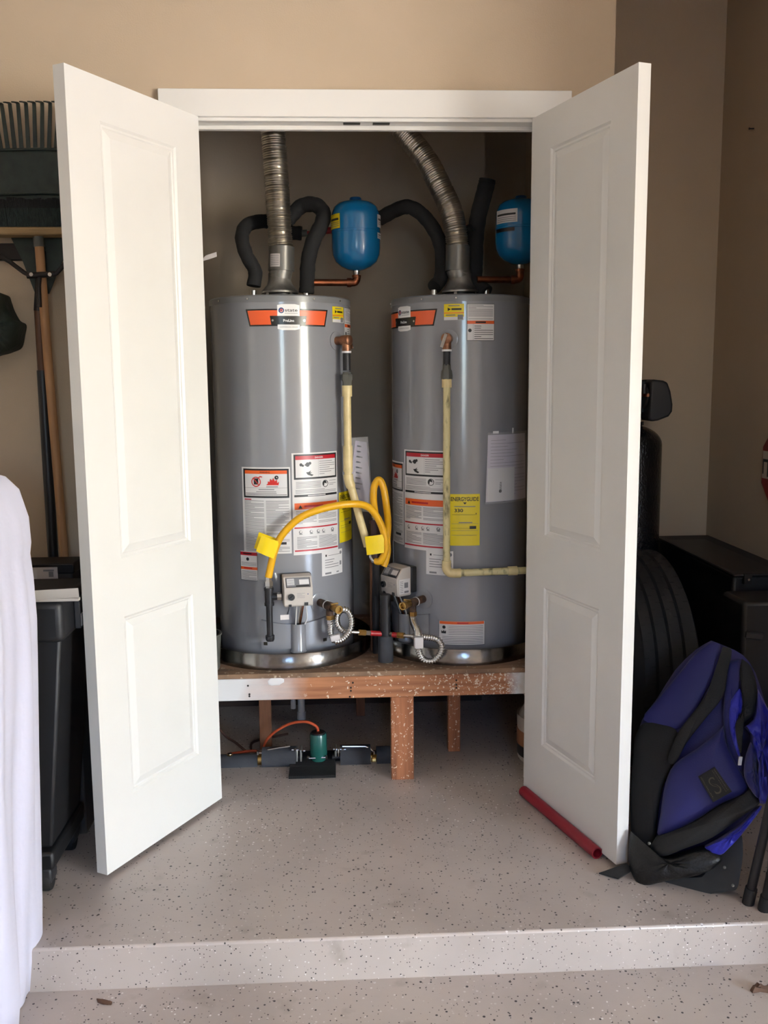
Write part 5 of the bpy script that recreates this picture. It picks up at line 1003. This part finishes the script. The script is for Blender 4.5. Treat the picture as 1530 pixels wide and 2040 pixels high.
piece('lower_band', [(1306, 1668), (1380, 1640), (1440, 1602), (1484, 1582), (1496, 1570), (1512, 1592), (1510, 1604), (1480, 1625), (1420, 1668), (1360, 1692), (1320, 1706), (1296, 1690)], -.072, .026, .05, 'webbing', label='black lower band')
piece('trim_strip', [(1404, 1688), (1440, 1668), (1480, 1640), (1510, 1608), (1516, 1612), (1480, 1660), (1452, 1690), (1436, 1703), (1416, 1700)], -.066, .018, .04, 'fabric_blue_lit', rip=.004, seed=9, label='blue bottom strip with the light painted in')
piece('mesh_pocket', [(1256, 1655), (1290, 1688), (1330, 1708), (1400, 1690), (1438, 1706), (1425, 1728), (1390, 1744), (1330, 1755), (1282, 1764), (1262, 1748), (1252, 1710)], -.064, .026, .05, 'mesh_black', rip=.004, seed=10, label='shiny black mesh pocket')
bd = piece('base_board', [(1266, 1750), (1330, 1758), (1390, 1745), (1440, 1712), (1474, 1660), (1480, 1700), (1474, 1745), (1468, 1770), (1450, 1776), (1385, 1784), (1330, 1786), (1296, 1778)], -.030, .006, .05, 'board_dark', label='dark grey base board')
for px, py in ((1443.5, 1728), (1460, 1764), (1293.5, 1680)):
    m = MB(); q = G(px, py, -.046 if px > 1300 else -.105); m.lathe([(.0038, 0), (.0038, .0015), (0, .0028)], q, 'pvc_grey', 12, axis=nb); m.build('rivet', bd)
m = MB(); q = G(1474.5, 1516, -.082); m.obox(q, ((.1, 0, 1), (0, 1, 0), (1, 0, 0)), (.011, .002, .004), 'badge_white'); m.build('zip_pull', t)
c4 = [G(1391, 1547, -.0935), G(1424, 1528, -.0935), G(1458, 1577, -.0935), G(1421, 1598, -.0935)]
s = Sheet2D(lambda u, v, h: c4[0].lerp(c4[1], u).lerp(c4[3].lerp(c4[2], u), v) + nb.normalized() * (h + .004 + .008 * math.sin(math.pi * v) ** .5 * 0))
vsl = []; s.rect(0, 0, 1, 1, 'webbing', step=.1); s.add([s.fn(u, v, -.02 if i else 0) for i in (0, 1) for u, v in ((0, 0), (1, 0), (1, 1), (0, 1))], [(0, 4, 5, 1), (1, 5, 6, 2), (2, 6, 7, 3), (3, 7, 4, 0)], 'webbing')
vs_, fs_ = text2d('S', .0)
x0t, x1t = min(p[0] for p in vs_), max(p[0] for p in vs_)
s.add([s.fn(.30 + .36 * (p[0] - x0t) / (x1t - x0t), .84 - .66 * p[1] / .75, .0014) for p in vs_], fs_, 'patch_line'); vs2, fs2 = text2d('S', -.012)
s.add([s.fn(.34 + .28 * (p[0] - x0t) / (x1t - x0t), .79 - .56 * p[1] / .75, .0022) for p in vs2], fs2, 'webbing')
rl = random.Random(12)
for u0, w_ in ((.86, .055), (.76, .04), (.07, .055)):
    v = .06
    while v < .90:
        e = rl.choice((.02, .03, .045)); s.rect(u0, v, u0 + w_ * rl.choice((.5, 1, 1)), v + e, 'patch_line', .0016, 1); v += e + .022
pt_ = s.build('logo_patch', t); pt_['label'] = 'dark patch with an S emblem and small lettering'
m = MB(); a, b, c, d = Zp(1193, 1741, .006), Zp(1232, 1752, .004), Zp(1262, 1733, .02), Zp(1247, 1722, .03); f_ = G(1275, 1742, -.04)
m.prism([a, b, c, d], (0, 0, .003), 'webbing'); m.build('loose_strap', t)
# folded camp chair legs beside it
t = thing('folded_chair', Zp(1500, 1800), 'folded camp chair with black tube legs standing beside the blue bag', 'chair')
for (p, q_) in (((1490, 1800), (1536, 1600)), ((1521, 1813), (1560, 1640)), ((1536, 1775), (1548, 1560))):
    a = Zp(*p); m = MB(); b = Yp(*q_, a.y - .03); m.tube([a, a.lerp(b, .5), b, b + (b - a) * 1.3], .0115, 'iron_black', 14); lg = m.build('leg', t)
    m = MB(); m.tube([a + V3(0, 0, -.000), a.lerp(b, .16)], .0145, 'rubber', 14); m.build('foot_cap', lg)
a = Yp(1536, 1600, -.60); m = MB(); m.puff([Yp(x, y_, -.80) for x, y_ in ((1568, 1610), (1640, 1600), (1680, 1300), (1660, 1100), (1610, 1100), (1590, 1300), (1575, 1500))], (0, -1, .2), .02, .05, 'webbing', rip=.006); m.build('folded_seat', t)
# red pipe under the door, dry leaves
a, b = Zp(1190, 1700, .0165), Zp(1060, 1590, .0165); b = a + (b - a) * 1.15; m = MB(); d = (a - b).normalized()
m.lathe([(.0165, 0), (.0165, (a - b).length), (.0130, (a - b).length), (.0130, (a - b).length - .06), (0, (a - b).length - .06)], b, 'red_pvc', 24, axis=d); tag(m.build('red_pipe'), 'red plastic pipe lying on the raised floor beneath the shaded door', 'pipe')
m = MB(); m.puff([Zp(x, y_, ZL + .004) for x, y_ in ((192, 1990), (205, 1992), (224, 1996), (222, 2000), (205, 1999), (194, 1995))], (0, 0, 1), .004, .003, 'leaf_brown', rip=.001); tag(m.build('dry_leaf'), 'thin brown dry leaf on the lower floor near the draped sheet', 'leaf')
m = MB(); m.puff([Zp(x, y_, ZL + .004) for x, y_ in ((1494, 1972), (1500, 1964), (1512, 1966), (1524, 1972), (1540, 1970), (1540, 1978), (1515, 1974), (1500, 1977))], (0, 0, 1), .012, .003, 'leaf_brown', rip=.004, seed=3); tag(m.build('dry_leaf'), 'curled grey-brown dry leaf on the lower floor near the chair legs', 'leaf')
